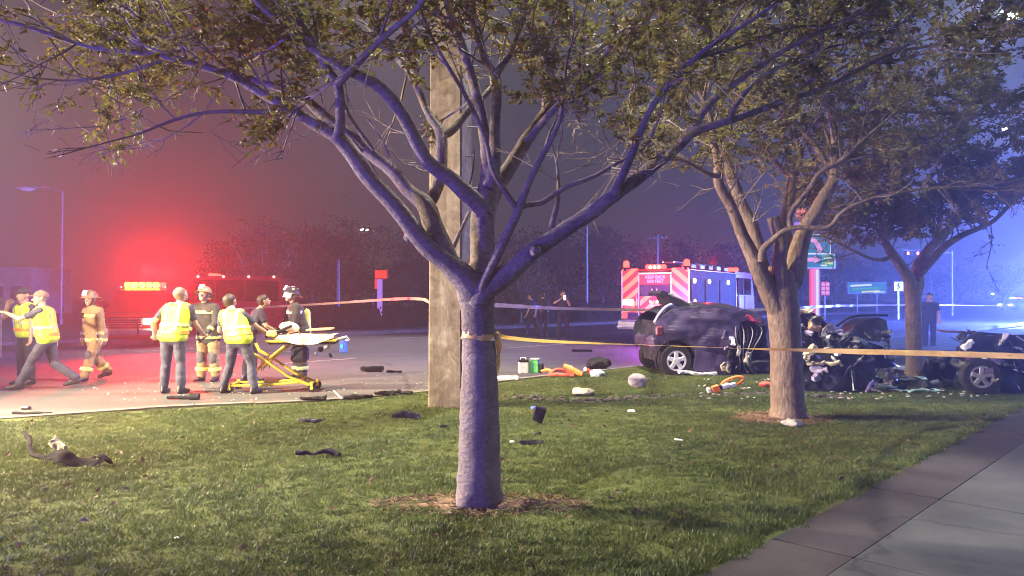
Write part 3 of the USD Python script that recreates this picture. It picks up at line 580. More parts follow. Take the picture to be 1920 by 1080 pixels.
B([(1470, 600, 14), (1472, 560, 23), (1477, 535, 21), (1488, 504, 19.5), (1499, 459, 17), (1525, 407, 14), (1547, 367, 12), (1562, 341, 10), (1566, 307, 9.5), (1566, 255, 8), (1555, 218, 5), (1545, 150, 3.5), (1540, 80, 2.5)], 9.7, 9.9)
B([(1466, 575, 10), (1462, 520, 15), (1461, 489, 13), (1464, 455, 12.5), (1455, 424, 12), (1450, 408, 11.5)], 9.6, 9.5, name='sawn_limb', shoots=False)
B([(1482, 530, 6), (1480, 470, 12), (1473, 415, 10.5), (1481, 367, 9.5), (1488, 337, 8), (1500, 300, 6), (1490, 240, 4.5), (1500, 170, 3.5), (1480, 100, 2.5)], 9.85, 10.8)
B([(1428, 490, 7), (1432, 466, 6.5), (1447, 452, 5.5), (1477, 430, 5), (1521, 427, 4.5), (1558, 424, 4.5), (1573, 404, 4), (1610, 381, 3.5), (1640, 370, 3), (1700, 357, 2.5), (1783, 353, 2)], 9.4, 8.8, start=.6)
B([(1483, 428, 5.5), (1488, 389, 5), (1514, 359, 5), (1536, 326, 4.5), (1573, 304, 4), (1610, 270, 3.5), (1640, 244, 2.5), (1700, 190, 2)], 9.3, 8.8, start=.4)
B([(1562, 330, 6), (1590, 298, 5), (1640, 292, 4.5), (1700, 280, 3.5), (1780, 240, 2.5), (1850, 215, 2)], 9.9, 10.6, start=.25)
B([(1560, 315, 5), (1530, 275, 5), (1500, 240, 4), (1450, 205, 3), (1400, 180, 2)], 9.9, 10.8, start=.3)
B([(1346, 330, 5), (1320, 322, 4), (1290, 305, 3), (1250, 300, 2)], 9.1, 8.7, start=.3)
B([(1490, 330, 5), (1462, 312, 4.5), (1430, 270, 3.5), (1410, 240, 2.5)], 10.2, 10.8, start=.2)
B([(1500, 225, 4), (1580, 222, 4), (1650, 210, 3.5), (1760, 212, 3), (1880, 212, 2)], 9.6, 9.2, start=.2)
B([(1545, 150, 4), (1620, 110, 3.5), (1720, 90, 3), (1830, 70, 2.5), (1930, 40, 2)], 9.9, 10.2, start=.1)
B([(1318, 120, 4), (1260, 70, 3), (1200, 30, 2)], 9.6, 9.4, start=.1)
envB = envelope([1000, 1150, 1200, 1280, 1340, 1400, 1450, 1500, 1560, 1620, 1700, 1800, 2100], [200, 240, 300, 350, 345, 330, 345, 335, 340, 410, 400, 350, 330], 80)
T.grow(.19, (.6, 1.5), envB, 1.1, .06)

# ---- the third tree
C = Tree('shade_tree', 'third tree, farther thin trunk forking in a V beyond the wreck', TREES[3], 3, M['bark_far'], M['leaf_b'])
P3, R3 = spline([at(x, y, 14.6) for x, y in ((1716, 722), (1715, 690), (1714, 640), (1712, 575), (1712, 545), (1713, 528))], np.array([21, 16, 14.5, 13.5, 15, 13]) * 14.6 / FPX, .08)
C.t.part('trunk', tube(P3, R3, 16, bump=.07, seed=5), M['bark_far'], smooth=70, w=True)
B = C.limb
B([(1714, 580, 6), (1711, 552, 11), (1706, 528, 10.5), (1686, 496, 9.5), (1667, 467, 8), (1656, 441, 6), (1653, 404, 5), (1649, 374, 4), (1640, 320, 3)], 14.6, 14.2)
B([(1714, 580, 6), (1716, 552, 12), (1719, 530, 11.5), (1723, 496, 10), (1753, 459, 8.5), (1782, 426, 7), (1804, 393, 5), (1820, 350, 3.5), (1850, 300, 2.5)], 14.6, 15.0)
B([(1722, 512, 9), (1736, 500, 8), (1764, 470, 7), (1804, 441, 5.5), (1856, 419, 4), (1893, 385, 3.5), (1950, 350, 2.5)], 14.5, 13.8)
B([(1672, 480, 4), (1640, 486, 3), (1600, 470, 2.5), (1567, 455, 2)], 14.3, 14.0, start=.6)
B([(1660, 455, 4.5), (1672, 420, 4), (1680, 380, 3), (1690, 330, 2)], 14.4, 15.2)
B([(1753, 462, 5), (1762, 420, 4.5), (1765, 380, 3.5), (1760, 330, 2.5)], 14.8, 15.6)
B([(1656, 441, 4), (1620, 410, 3.5), (1585, 385, 2.5)], 14.3, 13.6)
envC = envelope([1450, 1540, 1580, 1640, 1700, 1760, 1800, 1850, 1900, 2100], [380, 445, 470, 475, 470, 440, 440, 455, 475, 480], 60)
C.grow(.22, (.8, 1.7), envC, 1.3, .085, spread=.8)
NLEAF = (A.n, T.n, C.n)

nq = len(q); zq = np.array([float(rise(np.array([a]), np.array([b]))[0]) for a, b in q]); dirs = rng.normal(size=(nq, 3)) * [1, 1, .25]; dirs /= np.linalg.norm(dirs, axis=1, keepdims=True)
single('fallen_leaves', leaves(np.column_stack([q, zq + rng.uniform(.02, .05, nq)]), dirs, np.tile([0, 0, 1.0], (nq, 1)), .055, rng), M['dead_leaf'], 'dry fallen leaves scattered over the lawn', 'leaves', kind='stuff')
# ------------------------------------------------------------------ post, hedge, far trees, lamps, signs
# square concrete post behind the nearest tree
c0 = ground(866, 766); al = math.radians(14.5); wq = 0.52
ex, ey = np.array([-math.cos(al), math.sin(al)]), np.array([math.sin(al), math.cos(al)])       # along its near face, and into it
ctr = c0[:2] + ex * wq / 2 + ey * wq / 2
po = Thing('concrete_post', 'tall square concrete utility post close behind the nearest tree', 'post', (ctr[0], ctr[1], 0), rz=-math.degrees(al))
n = 26; zs = np.linspace(-0.1, 14, n); hw = np.linspace(wq / 2, wq / 2 * .82, n); ch = .025
ring = lambda h: np.array([(-h + ch, -h), (h - ch, -h), (h, -h + ch), (h, h - ch), (h - ch, h), (-h + ch, h), (-h, h - ch), (-h, -h + ch)])
v = np.vstack([np.column_stack([ring(h), np.full(8, z)]) for h, z in zip(hw, zs)])
q = np.array([[k * 8 + j, k * 8 + (j + 1) % 8, (k + 1) * 8 + (j + 1) % 8, (k + 1) * 8 + j] for k in range(n - 1) for j in range(8)])
m = trimesh.Trimesh(v, np.vstack([q[:, [0, 1, 2]], q[:, [0, 2, 3]]]), process=False)
v2, f2 = trimesh.remesh.subdivide_to_size(m.vertices, m.faces, .14, max_iter=10); d = (meshkit.fbm(v2 * [5, 5, 2.2], 4, 3) - .5) * .02
nn = v2 * [1, 1, 0]; nn /= np.linalg.norm(nn, axis=1, keepdims=True) + 1e-9
po.part('shaft', (v2 + nn * d[:, None], f2), M['concrete_post'])
for z in (1.02, 2.6, 5.2, 7.8): po.part('form_ridge', box([wq * .985 - .01 * z, wq * .985 - .01 * z, .02], (0, 0, z), ch=.006), M['concrete_post'])
po.part('number_plate', box([.09, .006, .14], (.02, -wq / 2 + .012, 1.75)), M['galv'])
for k in range(10): po.part('step_bolt', cyl((wq / 2 - .03 - .004 * k, .05 * (-1) ** k, 3.2 + .45 * k), (wq / 2 + .13, .05 * (-1) ** k, 3.2 + .45 * k), .012, 6), M['galv'])

def leaf_cloud(fn, n, size, seed, vert=False):
    r = np.random.default_rng(seed); P, Nn = fn(n, r)
    al_ = r.normal(size=(len(P), 3)); al_ -= Nn * (al_ * Nn).sum(1, keepdims=True); al_ /= np.linalg.norm(al_, axis=1, keepdims=True)
    return leaves(P, al_, Nn, size, r)
def bg_tree(base, h, rad, seed, label, leafmat='leaf_far', trunk_h=None, tr=.16, n=2600, lsize=.34, group=None, flat=.8, trunks=1, name='distant_tree', cat='tree', bark='bark_far'):
    r = np.random.default_rng(seed); t = Thing(name, label, cat, (base[0], base[1], -.03), group=group); th = trunk_h if trunk_h is not None else h * .35
    cz = th + (h - th) * .5
    for k in range(trunks):
        ox = (k - (trunks - 1) / 2) * 1.1
        pts, rr = spline([(ox, 0, -.1), (ox * 1.02 + r.normal(0, .08), 0, th * .5), (ox * .7, 0, th), (ox * .3 + r.normal(0, .3), 0, h * .8)], [tr * 1.25, tr, tr * .8, tr * .2], .4)
        t.part('trunk', tube(pts, rr, 9, bump=.1, seed=seed), M[bark], smooth=70)
    lim = []
    for k in range(9):
        a = k * 2.4 + r.uniform(0, .6); e = np.array([math.cos(a) * rad * r.uniform(.5, .85), math.sin(a) * rad * r.uniform(.5, .85), cz + (h - cz) * r.uniform(-.2, .7)]); s_ = np.array([0, 0, th * r.uniform(.75, 1.1)])
        pts, rr = spline([s_, (s_ + e) / 2 + [0, 0, .1 * h * r.uniform(-.3, .3)], e], [tr * .5, tr * .3, .02], .5); lim.append(tube(pts, rr, 6))
    t.part('limbs', join(*lim), M[bark], smooth=70)
    lobes = [(np.array([math.cos(a) * rad * q, math.sin(a) * rad * q, cz + (h - th) * .5 * zz]), rad * r.uniform(.32, .55)) for a, q, zz in zip(r.uniform(0, 6.28, 16), r.uniform(.1, .72, 16), r.uniform(-.75, .72, 16))]
    def fn(n, r):
        i = r.integers(len(lobes), size=n); dv = r.normal(size=(n, 3)); dv /= np.linalg.norm(dv, axis=1, keepdims=True); cc = np.array([l[0] for l in lobes])[i]; rr = np.array([l[1] for l in lobes])[i]
        P = cc + dv * (rr * r.uniform(.55, 1.05, n))[:, None] * [1, 1, flat]; k = meshkit.noise(P * (2.2 / rad * 2), seed) > .38; return P[k], dv[k]
    t.part('crown', leaf_cloud(fn, n, lsize, seed), M[leafmat], kind='stuff')
    return t
# the pale tree behind the stretcher, two stems
M['bark_pale'] = look('bark_pale', (0.30, 0.24, 0.20), (0.42, 0.35, 0.30), 5, .85)
b = at(500, 590, 41.0); bg_tree(b, 5.6, 2.5, 31, 'pale domed tree with two stems between the red vehicle and the hedge', 'leaf_pale', 1.9, .2, 5200, .2, trunks=2, bark='bark_pale', flat=.9)
b = at(712, 590, 40.5) + [.9, 1.2, 0]; bg_tree(b, 2.7, 1.55, 32, 'rounded pale bush behind the small red box sign', 'leaf_pale', .3, .06, 2600, .13, name='bush', cat='bush', flat=.85)
b = at(975, 590, 44.0); bg_tree(b, 4.4, 2.2, 33, 'rounded pale tree right of the nearest trunk, behind the two officers', 'leaf_pale', .9, .12, 2600, .2)
far = [(585, 62, 7.5, 4.2), (660, 66, 8.4, 4.6), (745, 64, 7.6, 4.4), (820, 70, 8.2, 4.6), (905, 74, 8.0, 4.8), (990, 72, 8.2, 4.6), (1065, 76, 9.6, 5.0), (1130, 82, 9.2, 5.2), (1215, 86, 8.0, 5.2), (1290, 90, 8.6, 5.4), (1365, 94, 8.4, 5.2), (1440, 98, 8.6, 5.4),
       (1500, 104, 8.2, 5.4), (1560, 112, 8.4, 5.5), (1640, 126, 8.5, 6), (1720, 140, 8, 6), (1800, 150, 8, 6), (1880, 158, 8, 6), (1960, 165, 8, 6), (510, 74, 8.4, 4.6), (440, 78, 8.0, 4.4)]
for k, (px, d, h, r_) in enumerate(far):
    if px < 1180: lb, gp = 'dark leafy tree in the row beyond the hedge', 'dark trees beyond the hedge'
    else: lb, gp = 'far dark tree in the low tree line beyond the road and signs', 'far trees beyond the road'
    bg_tree(at(px, 560, d) * [1, 1, 0], h, r_, 50 + k, lb, 'leaf_far', h * .2, .2, 3800, .36, gp, flat=.75)
# clipped hedge along the far side of the street
hd = Thing('hedge', 'long clipped hedge along the far side of the road behind the officers', 'hedge', (*street(-5, 3.2), 0.0), rz=45); HL = 47.0
prof = Polygon([(-.55, -.05), (.55, -.05), (.6, .5), (.5, 1.0), (-.5, 1.0), (-.6, .5)])
m = moved(upright(extrude(prof, HL)), rz=90); m.apply_translation([-m.bounds[0][0], -(m.bounds[0][1] + m.bounds[1][1]) / 2, 0])
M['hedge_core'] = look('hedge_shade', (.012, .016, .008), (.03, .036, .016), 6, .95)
hd.part('branches', crumple(m, .07, 1.3, 4, .6), M['hedge_core'])  # solid core; shade among the leaves is put into its dark colour
def hf(n, r):
    x = r.uniform(0, HL, n); s = r.uniform(0, 1, n); top = s < .33
    y = np.where(top, r.uniform(-.55, .55, n), np.where(r.random(n) < .75, -.6, .6)); z = np.where(top, 1.02, r.uniform(0, 1.02, n))
    P = np.column_stack([x, y, z]) + r.normal(0, .05, (n, 3)) + ((meshkit.noise(np.column_stack([x * .9, y, z * 2]), 3) - .5) * .22)[:, None] * np.where(top, 1, 0)[:, None] * [0, 0, 1]
    return P, np.where(top[:, None], [0, 0, 1.0], np.column_stack([0 * y, np.sign(y), 0 * y]))
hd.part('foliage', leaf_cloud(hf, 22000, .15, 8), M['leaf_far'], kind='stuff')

# street lamps
M['lamp_lens'] = glow('lamp_lens', (1.0, .96, .82), 60); M['lamp_green'] = glow('mercury_lens', (.72, 1.0, .62), 40); M['lens_off'] = look('lens_unlit', (.5, .5, .48), rough=.25)
def street_lamp(base, h, arm, side, label, lens, head_len=.8, group=None, name='street_lamp'):
    """Tapered steel pole, curved arm and cobra head; side -1 reaches left."""
    t = Thing(name, label, 'street lamp', (base[0], base[1], 0), group=group)
    t.part('base_plate', box([.36, .36, .05], (0, 0, .03), ch=.01), M['galv'])
    t.part('pole', cyl((0, 0, 0), (0, 0, h), .1, 12, .055), M['galv'], smooth=40)
    P, R = spline([(0, 0, h - .15), (side * arm * .35, 0, h + .12), (side * arm * .75, 0, h + .2), (side * arm, 0, h + .2)], [.045, .04, .035, .03], .15)
    t.part('arm', tube(P, R, 8), M['galv'], smooth=40)
    hx = side * (arm + head_len / 2 - .05)
    hp = t.part('lamp_head', moved(crumple(box([head_len, .3, .16], ch=.07), 0, 1, 1), (hx, 0, h + .22)), M['galv'])
    t.part('lens', ball(.5, (hx, 0, h + .13), 2, (head_len * .62, .26, .30)), M[lens], parent=hp, smooth=True)
    return t
street_lamp(at(116, 575, 42), 7.6, 1.3, -1, 'unlit street lamp on a tall pole behind the firefighter at the left', 'lens_off', 1.5)
street_lamp(at(700, 570, 72), 8.0, .3, -1, 'small far lamp shining greenish above the dark trees', 'lamp_green', 1.3)
street_lamp(at(1965, 570, 26), 11.4, .8, -1, 'bright lamp at the upper right corner among the leaves', 'lamp_lens', .9)
street_lamp(at(1952, 570, 42), 11.0, 1.7, -1, 'small white lamp high at the right edge below the bright corner lamp', 'lamp_lens', .6)
street_lamp(at(1868, 570, 130), 2.0, .3, -1, 'tiny distant lamp low over the road near the patrol car', 'lamp_lens', .7, name='distant_lamp')
def utility_pole(base, h, label, arms=True):
    t = Thing('utility_pole', label, 'utility pole', (base[0], base[1], 0)); t.part('pole', cyl((0, 0, 0), (0, 0, h), .16, 10, .1), M['galv'], smooth=40)
    if arms:
        t.part('crossarm', box([1.8, .1, .12], (0, -.14, h - .4), ch=.01), M['bark'])
        for x in (-.8, -.4, .4, .8): t.part('insulator', cyl((x, -.14, h - .34), (x, -.14, h - .2), .04, 8), M['white'])
utility_pole(at(1100, 570, 60), 7.3, 'pale utility pole standing between the officers and the fire engine', False)
utility_pole(at(1233, 570, 70), 7.5, 'pale pole top rising behind the fire engine')
utility_pole(at(634, 570, 52), 4.2, 'thin pale pole in front of the dark trees, left of the red box sign', False)
utility_pole(at(1747, 577, 90), 3.6, 'thin white post across the road right of the third tree', False)

# signs
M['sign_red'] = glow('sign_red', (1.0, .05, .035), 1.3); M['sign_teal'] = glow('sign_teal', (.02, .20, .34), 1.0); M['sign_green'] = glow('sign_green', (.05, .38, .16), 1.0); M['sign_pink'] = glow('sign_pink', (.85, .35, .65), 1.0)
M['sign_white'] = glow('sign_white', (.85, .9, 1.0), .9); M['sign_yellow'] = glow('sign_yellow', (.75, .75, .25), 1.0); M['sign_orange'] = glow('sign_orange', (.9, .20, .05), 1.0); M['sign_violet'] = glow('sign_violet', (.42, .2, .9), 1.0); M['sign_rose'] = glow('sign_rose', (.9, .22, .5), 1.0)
b = at(712, 576, 37.5); s = 37.5 / FPX
t = Thing('box_sign', 'small red lit box sign on a pale violet post above the hedge', 'sign', (b[0], b[1], 0))
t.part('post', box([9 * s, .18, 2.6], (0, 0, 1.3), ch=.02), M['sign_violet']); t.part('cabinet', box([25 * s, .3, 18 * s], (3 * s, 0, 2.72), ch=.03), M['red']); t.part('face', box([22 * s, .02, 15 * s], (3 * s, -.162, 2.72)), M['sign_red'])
t.part('side_light', box([4 * s, .16, 20 * s], (-7 * s, 0, 2.72 - 17 * s), ch=.015), M['sign_red'])
# pylon with two panels
d = 46.0; s = d / FPX; b = at(1528, 590, d); zc = lambda y: CAM_H + (556 - y) * s
t = Thing('pylon_sign', 'lit blue-green pylon sign with arrow panel on a pink post by the second tree', 'sign', (b[0], b[1], 0))
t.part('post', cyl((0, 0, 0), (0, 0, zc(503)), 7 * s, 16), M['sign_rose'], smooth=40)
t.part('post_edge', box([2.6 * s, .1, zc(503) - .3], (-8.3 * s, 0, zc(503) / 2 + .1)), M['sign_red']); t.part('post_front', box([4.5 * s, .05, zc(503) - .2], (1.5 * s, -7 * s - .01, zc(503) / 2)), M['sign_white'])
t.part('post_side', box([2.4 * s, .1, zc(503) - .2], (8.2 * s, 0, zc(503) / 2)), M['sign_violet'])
t.part('lower_cabinet', box([67 * s, .4, 28 * s], (3 * s, 0, zc(490)), ch=.04), M['white']); t.part('lower_panel', box([40 * s, .02, 23 * s], (-9 * s, -.212, zc(490))), M['sign_teal']); t.part('lower_panel', box([22 * s, .02, 23 * s], (23 * s, -.212, zc(490))), M['sign_green'])
ar = LineString([(-20, -9), (-20, 3), (-2, 3)]).buffer(3.6, cap_style='flat', join_style='mitre').union(Polygon([(-3, 10), (8, 3), (-3, -4)]))
arr = extrude(ar, .6); arr.apply_scale(s); t.part('arrow', moved(upright(arr), (0, -.226, zc(490))), M['sign_pink'])
for k, (x, y, w, h, mt) in enumerate(((22, 6, 16, 3, 'sign_white'), (24, -4, 14, 3.5, 'sign_yellow'), (14, -8, 12, 2.5, 'sign_white'), (29, 2, 6, 5, 'sign_orange'))): t.part('panel_print', box([w * s, .012, h * s], (x * s, -.23, zc(490) + y * s)), M[mt])
up = Polygon([(-38, -18), (28, -18), (28, 8), (20, 15), (8, 19), (-8, 20), (-20, 12)])
cab = extrude(up, .4 / s); cab.apply_scale(s); t.part('upper_cabinet', moved(upright(cab), (0, .2, zc(458.5))), M['sign_white'])
fc = extrude(up.buffer(-2), .02 / s); fc.apply_scale(s); t.part('upper_panel', moved(upright(fc), (0, -.205, zc(458.5))), M['sign_teal'])
cv = LineString([(-19, 8), (-8, 9), (-1, 5), (4, -3), (8, -11)]).buffer(4, cap_style='flat').union(Polygon([(-3, -9), (16, -9), (7, -15)]))
cvm = extrude(cv.intersection(up.buffer(-3)), .02 / s); cvm.apply_scale(s); t.part('emblem', moved(upright(cvm), (0, -.228, zc(458.5))), M['sign_pink'])
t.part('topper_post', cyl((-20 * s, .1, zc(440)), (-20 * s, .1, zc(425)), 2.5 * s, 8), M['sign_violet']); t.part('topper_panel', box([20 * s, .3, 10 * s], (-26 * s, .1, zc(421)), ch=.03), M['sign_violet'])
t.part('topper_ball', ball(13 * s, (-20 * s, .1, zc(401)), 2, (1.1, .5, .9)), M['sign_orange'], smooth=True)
d = 72.0; s = d / FPX; b = at(1625, 577, d); zc = lambda y: CAM_H + (556 - y) * s
t = Thing('billboard', 'low lit billboard with pale stripes across the road', 'billboard', (b[0], b[1], 0))
t.part('frame', box([74 * s, .3, 22 * s], (0, 0, zc(540)), ch=.04), M['galv']); t.part('face', box([71 * s, .02, 19 * s], (0, -.165, zc(540))), M['sign_teal'])
for x, y, w, h, mt in ((-12, 5, 40, 3.4, 'sign_white'), (-4, -1, 50, 3, 'sign_green'), (6, -6.5, 34, 3, 'sign_yellow'), (22, -7.6, 20, 2, 'sign_white')): t.part('print_band', box([w * s, .012, h * s], (x * s, -.185, zc(540) + y * s), ry=-3), M[mt])
for x in (-18, 19): t.part('post', box([1.6 * s, .1, zc(551)], (x * s, 0, zc(551) / 2)), M['galv'])
d = 52.0; s = d / FPX; b = at(1685, 572, d); zc = lambda y: CAM_H + (556 - y) * s
t = Thing('road_sign', 'small square white road sign with a dark arrow, just left of the third tree', 'sign', (b[0], b[1], 0))
t.part('post', box([2.6 * s, .06, zc(546)], (0, .05, zc(546) / 2)), M['white']); t.part('plate', box([17 * s, .03, 17 * s], (0, 0, zc(537)), ch=.008), M['white'])
a_ = LineString([(-2, -5), (2, -1), (-2, 2), (1, 6)]).buffer(1.3); am = extrude(a_, .3); am.apply_scale(s); t.part('arrow', moved(upright(am), (0, -.018, zc(537))), M['black'])
d = 50.0; s = d / FPX; b = at(1547, 572, d); zc = lambda y: CAM_H + (556 - y) * s
t = Thing('letter_sign', 'narrow pink lit letter board on a thin post right of the pylon sign', 'sign', (b[0], b[1], 0))
t.part('post', box([2 * s, .06, zc(553)], (0, .05, zc(553) / 2)), M['galv']); t.part('board', box([17 * s, .1, 26 * s], (0, 0, zc(541)), ch=.01), M['red'])
for y in (8, 0, -8):
    for x in (-4, 4): t.part('letter_tile', box([6.6 * s, .02, 6.4 * s], (x * s, -.062, zc(541) + y * s), ch=.004), M['sign_pink'])
# traffic signals on a mast arm
d = 62.0; s = d / FPX; zc = lambda y: CAM_H + (556 - y) * s
b = at(1786, 577, d); t = Thing('signal_mast', 'thin mast arm carrying two traffic signals behind the third tree', 'signal mast', (b[0], b[1], 0)); t.part('pole', cyl((0, 0, 0), (0, 0, zc(470)), .11, 10, .08), M['galv'], smooth=40); t.part('arm', cyl((0, 0, zc(474)), (-98 * s, 0, zc(468)), .07, 8, .04), M['galv'], smooth=40)
M['sig'] = glow('signal_red', (1.0, .16, .04), 9)
for px, w in ((1698, 'left'), (1716, 'right')):
    p = at(px, 480, d); t = Thing('traffic_signal', f'red-orange traffic signal glowing in the fork of the third tree, {w} one of two', 'traffic signal', (p[0], p[1] - .2, zc(496)), group='traffic signals')
    t.part('housing', box([.42, .26, 1.15], (0, 0, .55), ch=.03), M['black'])
    for k, mt in enumerate(('lens_off', 'lens_off', 'sig')): l = t.part('lens', moved(cyl((0, -.14, 0), (0, -.11, 0), .15, 14), (0, 0, .2 + .36 * k)), M['black' if mt == 'lens_off' else mt]); t.part('visor', moved(tube([(0, -.32, 0), (0, -.14, 0)], .17, 14, caps=False), (0, 0, .2 + .36 * k)), M['black'], parent=l)
# pale building at the left edge
b = at(2, 570, 66); s = 66 / FPX
t = Thing('building', 'pale flat-roofed building at the left edge behind the men', 'building', (b[0], b[1], 0))
M['stucco'] = look('stucco', (.45, .40, .38), (.55, .5, .47), 2, .9)
t.part('wall', box([8, 6, 4.0], (-1.3, 3, 2.0)), M['stucco']); t.part('roof', box([8.3, 6.3, .22], (-1.3, 3, 4.11), ch=.03), M['stucco'])
for x in (-4, -2.2, -.4, 1.4): w_ = t.part('window', box([1.1, .06, 1.3], (x, -.02, 1.9), ch=.01), M['glass']); t.part('frame', join(box([1.26, .05, .08], (x, -.03, 2.58)), box([1.26, .05, .08], (x, -.03, 1.22))), M['white'], parent=w_)
b = at(2, 577, 21); t = Thing('board', 'pale cream board at the left edge beside the man in cap', 'board', (b[0], b[1], ROAD_Z)); t.part('panel', box([.34, .03, .48], (-.04, 0, 1.48), ch=.01), look('cream', (.6, .56, .42))); t.part('stake', box([.05, .04, 1.3], (-.04, .04, .65)), M['white'])
# ------------------------------------------------------------------ vehicles
M['chev_red'] = look('chevron_red', (.55, .02, .03), (.62, .03, .04), 4, .35); M['chev_yel'] = look('chevron_yellow', (.80, .42, .08), (.85, .48, .1), 4, .35); M['roll'] = look('shutter_metal', (.03, .04, .042), (.06, .07, .072), 3, .7, .1, spec=.2)
M['head'] = glow('headlight', (1.0, .9, .62), 26); M['beacon_red'] = glow('beacon_red', (1.0, .03, .02), 12); M['beacon_blue'] = glow('beacon_blue', (.25, .75, 1.0), 9); M['beacon_amber'] = glow('beacon_amber', (1.0, .72, .07), 6); M['tail'] = glow('tail_red', (1.0, .1, .12), 2.2); M['marker'] = glow('marker', (1.0, .55, .45), 3)
M['spark'] = glow('work_light', (.85, 1.0, .95), 7)
def wheel(t, c, r, w, side, name='wheel', rim='steel', spokes=0, tilt=0):
    """A tyre with a rim inside; its axle along y."""
    n = 28; prof = [(r * .62, -w / 2), (r * .93, -w / 2), (r, -w * .36), (r, w * .36), (r * .93, w / 2), (r * .62, w / 2)]
    tyre = trimesh.creation.revolve(np.array([(a, b) for a, b in prof] + [prof[0]]), sections=n); tyre = moved(tyre, rx=90)
    p = t.part(name, moved(tyre, c, rz=tilt), M['rubber'], smooth=35)
    fy = side * w * .42
    hub = [moved(trimesh.creation.revolve(np.array([(r * .50, -.01), (r * .64, -.012), (r * .66, .012), (r * .50, .01), (r * .50, -.01)]), sections=n), (0, fy, 0), rx=90), cyl((0, fy - .03, 0), (0, fy + .03, 0), r * .17, 14)]
    if spokes:
        for k in range(spokes):
            a = k * 2 * math.pi / spokes + .3; hub.append(moved(box([r * .46, .03, r * .26], ch=.012), (math.cos(a) * r * .33, fy, math.sin(a) * r * .33), ry=-math.degrees(a)))
    else: hub.append(cyl((0, fy - .01 * side, 0), (0, fy - .03 * side, 0), r * .56, 20))
    t.part('rim', moved(join(*hub), c, rz=tilt), M[rim], parent=p, smooth=30)
    t.part('brake_disc', moved(cyl((0, fy - side * .07, 0), (0, fy - side * .05, 0), r * .5, 18), c, rz=tilt), M['dark_metal'], parent=p)
    return p
def side_extrude(poly, w, taper=None, ztop=None, zbot=None):
    """Side outline (x, z) made w wide about y = 0; above zbot it narrows to taper at ztop."""
    m = upright(extrude(poly, w)); m.apply_translation([0, w / 2, 0]); m = as_tm(m)
    if taper is not None:
        v = m.vertices.copy(); u = np.clip((v[:, 2] - zbot) / (ztop - zbot), 0, 1); v[:, 1] *= 1 - (1 - taper) * u; m = trimesh.Trimesh(v, m.faces, process=False)
    return m

# ---- the fire engine
d = 26.0; b = at(1228, 641, d)
fe = Thing('fire_engine', 'fire engine seen from behind, red and yellow chevrons and flashing red beacons', 'fire engine', (b[0], b[1], ROAD_Z), rz=57)
H = 1.25; Z0 = .13
def zz(y): return CAM_H + (556 - y) * d / FPX + Z0
fe.part('body', box([5.6, 2.42, 1.75], (2.86, 0, 1.78), ch=.03), M['roll']); fe.part('chassis', box([8.2, 1.3, .35], (4.2, 0, .75)), M['black'])
def plate(poly, x, th=.012): return moved(upright(extrude(poly, th)), (x, 0, 0), rz=-90)      # outline (y to the right seen from behind, z)
def chevs(win, flip, w=.21, c0=0.0):
    """Slanting stripes clipped to a window; returns the red ones and the yellow ones."""
    x0, y0, x1, y1 = win.bounds; out = [[], []]
    for k in range(-14, 24):
        a = c0 + k * w; s_ = Polygon([(x0 - .01, a), (x1 + .01, a + flip * (x1 - x0) * 1.0), (x1 + .01, a + flip * (x1 - x0) + w), (x0 - .01, a + w)]).intersection(win)
        if s_.area > .002: out[k % 2].append(s_)
    return out
for win, flip in ((sbox(-H + .02, 1.38, -.62, zz(503)), .85), (sbox(.62, 1.1, H - .02, zz(503)), -.85), (sbox(-.56, zz(586), -.01, zz(555)), .85), (sbox(.01, zz(586), .56, zz(555)), -.85), (sbox(-H + .02, zz(586), -.62, 1.36), .85)):
    for s_, mt in zip(chevs(win, flip, .21, 2.0), ('chev_red', 'chev_yel')):
        for q in s_: fe.part('chevron_stripe', plate(q, .0 if mt == 'chev_red' else -.003), M[mt])
fe.part('header', plate(sbox(-.58, zz(533), .58, zz(514)), 0.0), M['chev_red']); fe.part('header_trim', plate(sbox(-.62, zz(514), .62, zz(511)), -.01, .03), M['steel'])
for sy in (-1, 1):
    dr = fe.part('rear_door', plate(sbox(min(sy * .03, sy * .56), zz(554), max(sy * .03, sy * .56), zz(534)), -.004, .02), M['roll']); fe.part('handle', box([.03, .03, .14], (-.04, -sy * .09, zz(545))), M['steel'], parent=dr)
    fe.part('corner_trim', box([.05, .05, 1.75], (-.015, sy * H, 1.8), ch=.01), M['steel']); fe.part('door_trim', box([.03, .04, 1.5], (-.012, sy * .6, 1.75), ch=.008), M['steel'])
    bc = fe.part('beacon', moved(trimesh.creation.capsule(.16, .11, count=[10, 12]), (.1, sy * 1.13, zz(497)), ry=0), M['beacon_red'], smooth=True); fe.part('beacon_base', cyl((.1, sy * 1.13, zz(507)), (.1, sy * 1.13, zz(500)), .13, 12), M['black'], parent=bc)
    fe.part('handrail', tube([(-.03, -sy * .66, zz(575)), (-.09, -sy * .66, zz(574)), (-.09, -sy * .66, zz(552)), (-.03, -sy * .66, zz(551))], .016, 8), M['steel'])
lb_ = fe.part('light_bar', box([.2, .75, .16], (.1, 0, zz(500)), ch=.05), M['beacon_red'])
for k in (-1, 0, 1): fe.part('bulb', ball(.05, (-.02, k * .16, zz(501)), 1), glow(f'bulb{k + 2}', (1, .75, .7), 22), parent=lb_)
fe.part('tail_lamp', box([.05, .4, .2], (-.02, 1.0, zz(567)), ch=.02), M['beacon_blue']); fe.part('tail_lamp', box([.05, .3, .1], (-.02, .99, zz(577)), ch=.02), M['tail']); fe.part('tail_lamp', box([.05, .2, .2], (-.2, 1.06, zz(592)), ch=.02), M['tail'])
fe.part('tail_lamp', box([.05, .26, .14], (-.02, -1.0, zz(580)), ch=.02), M['chev_red'])
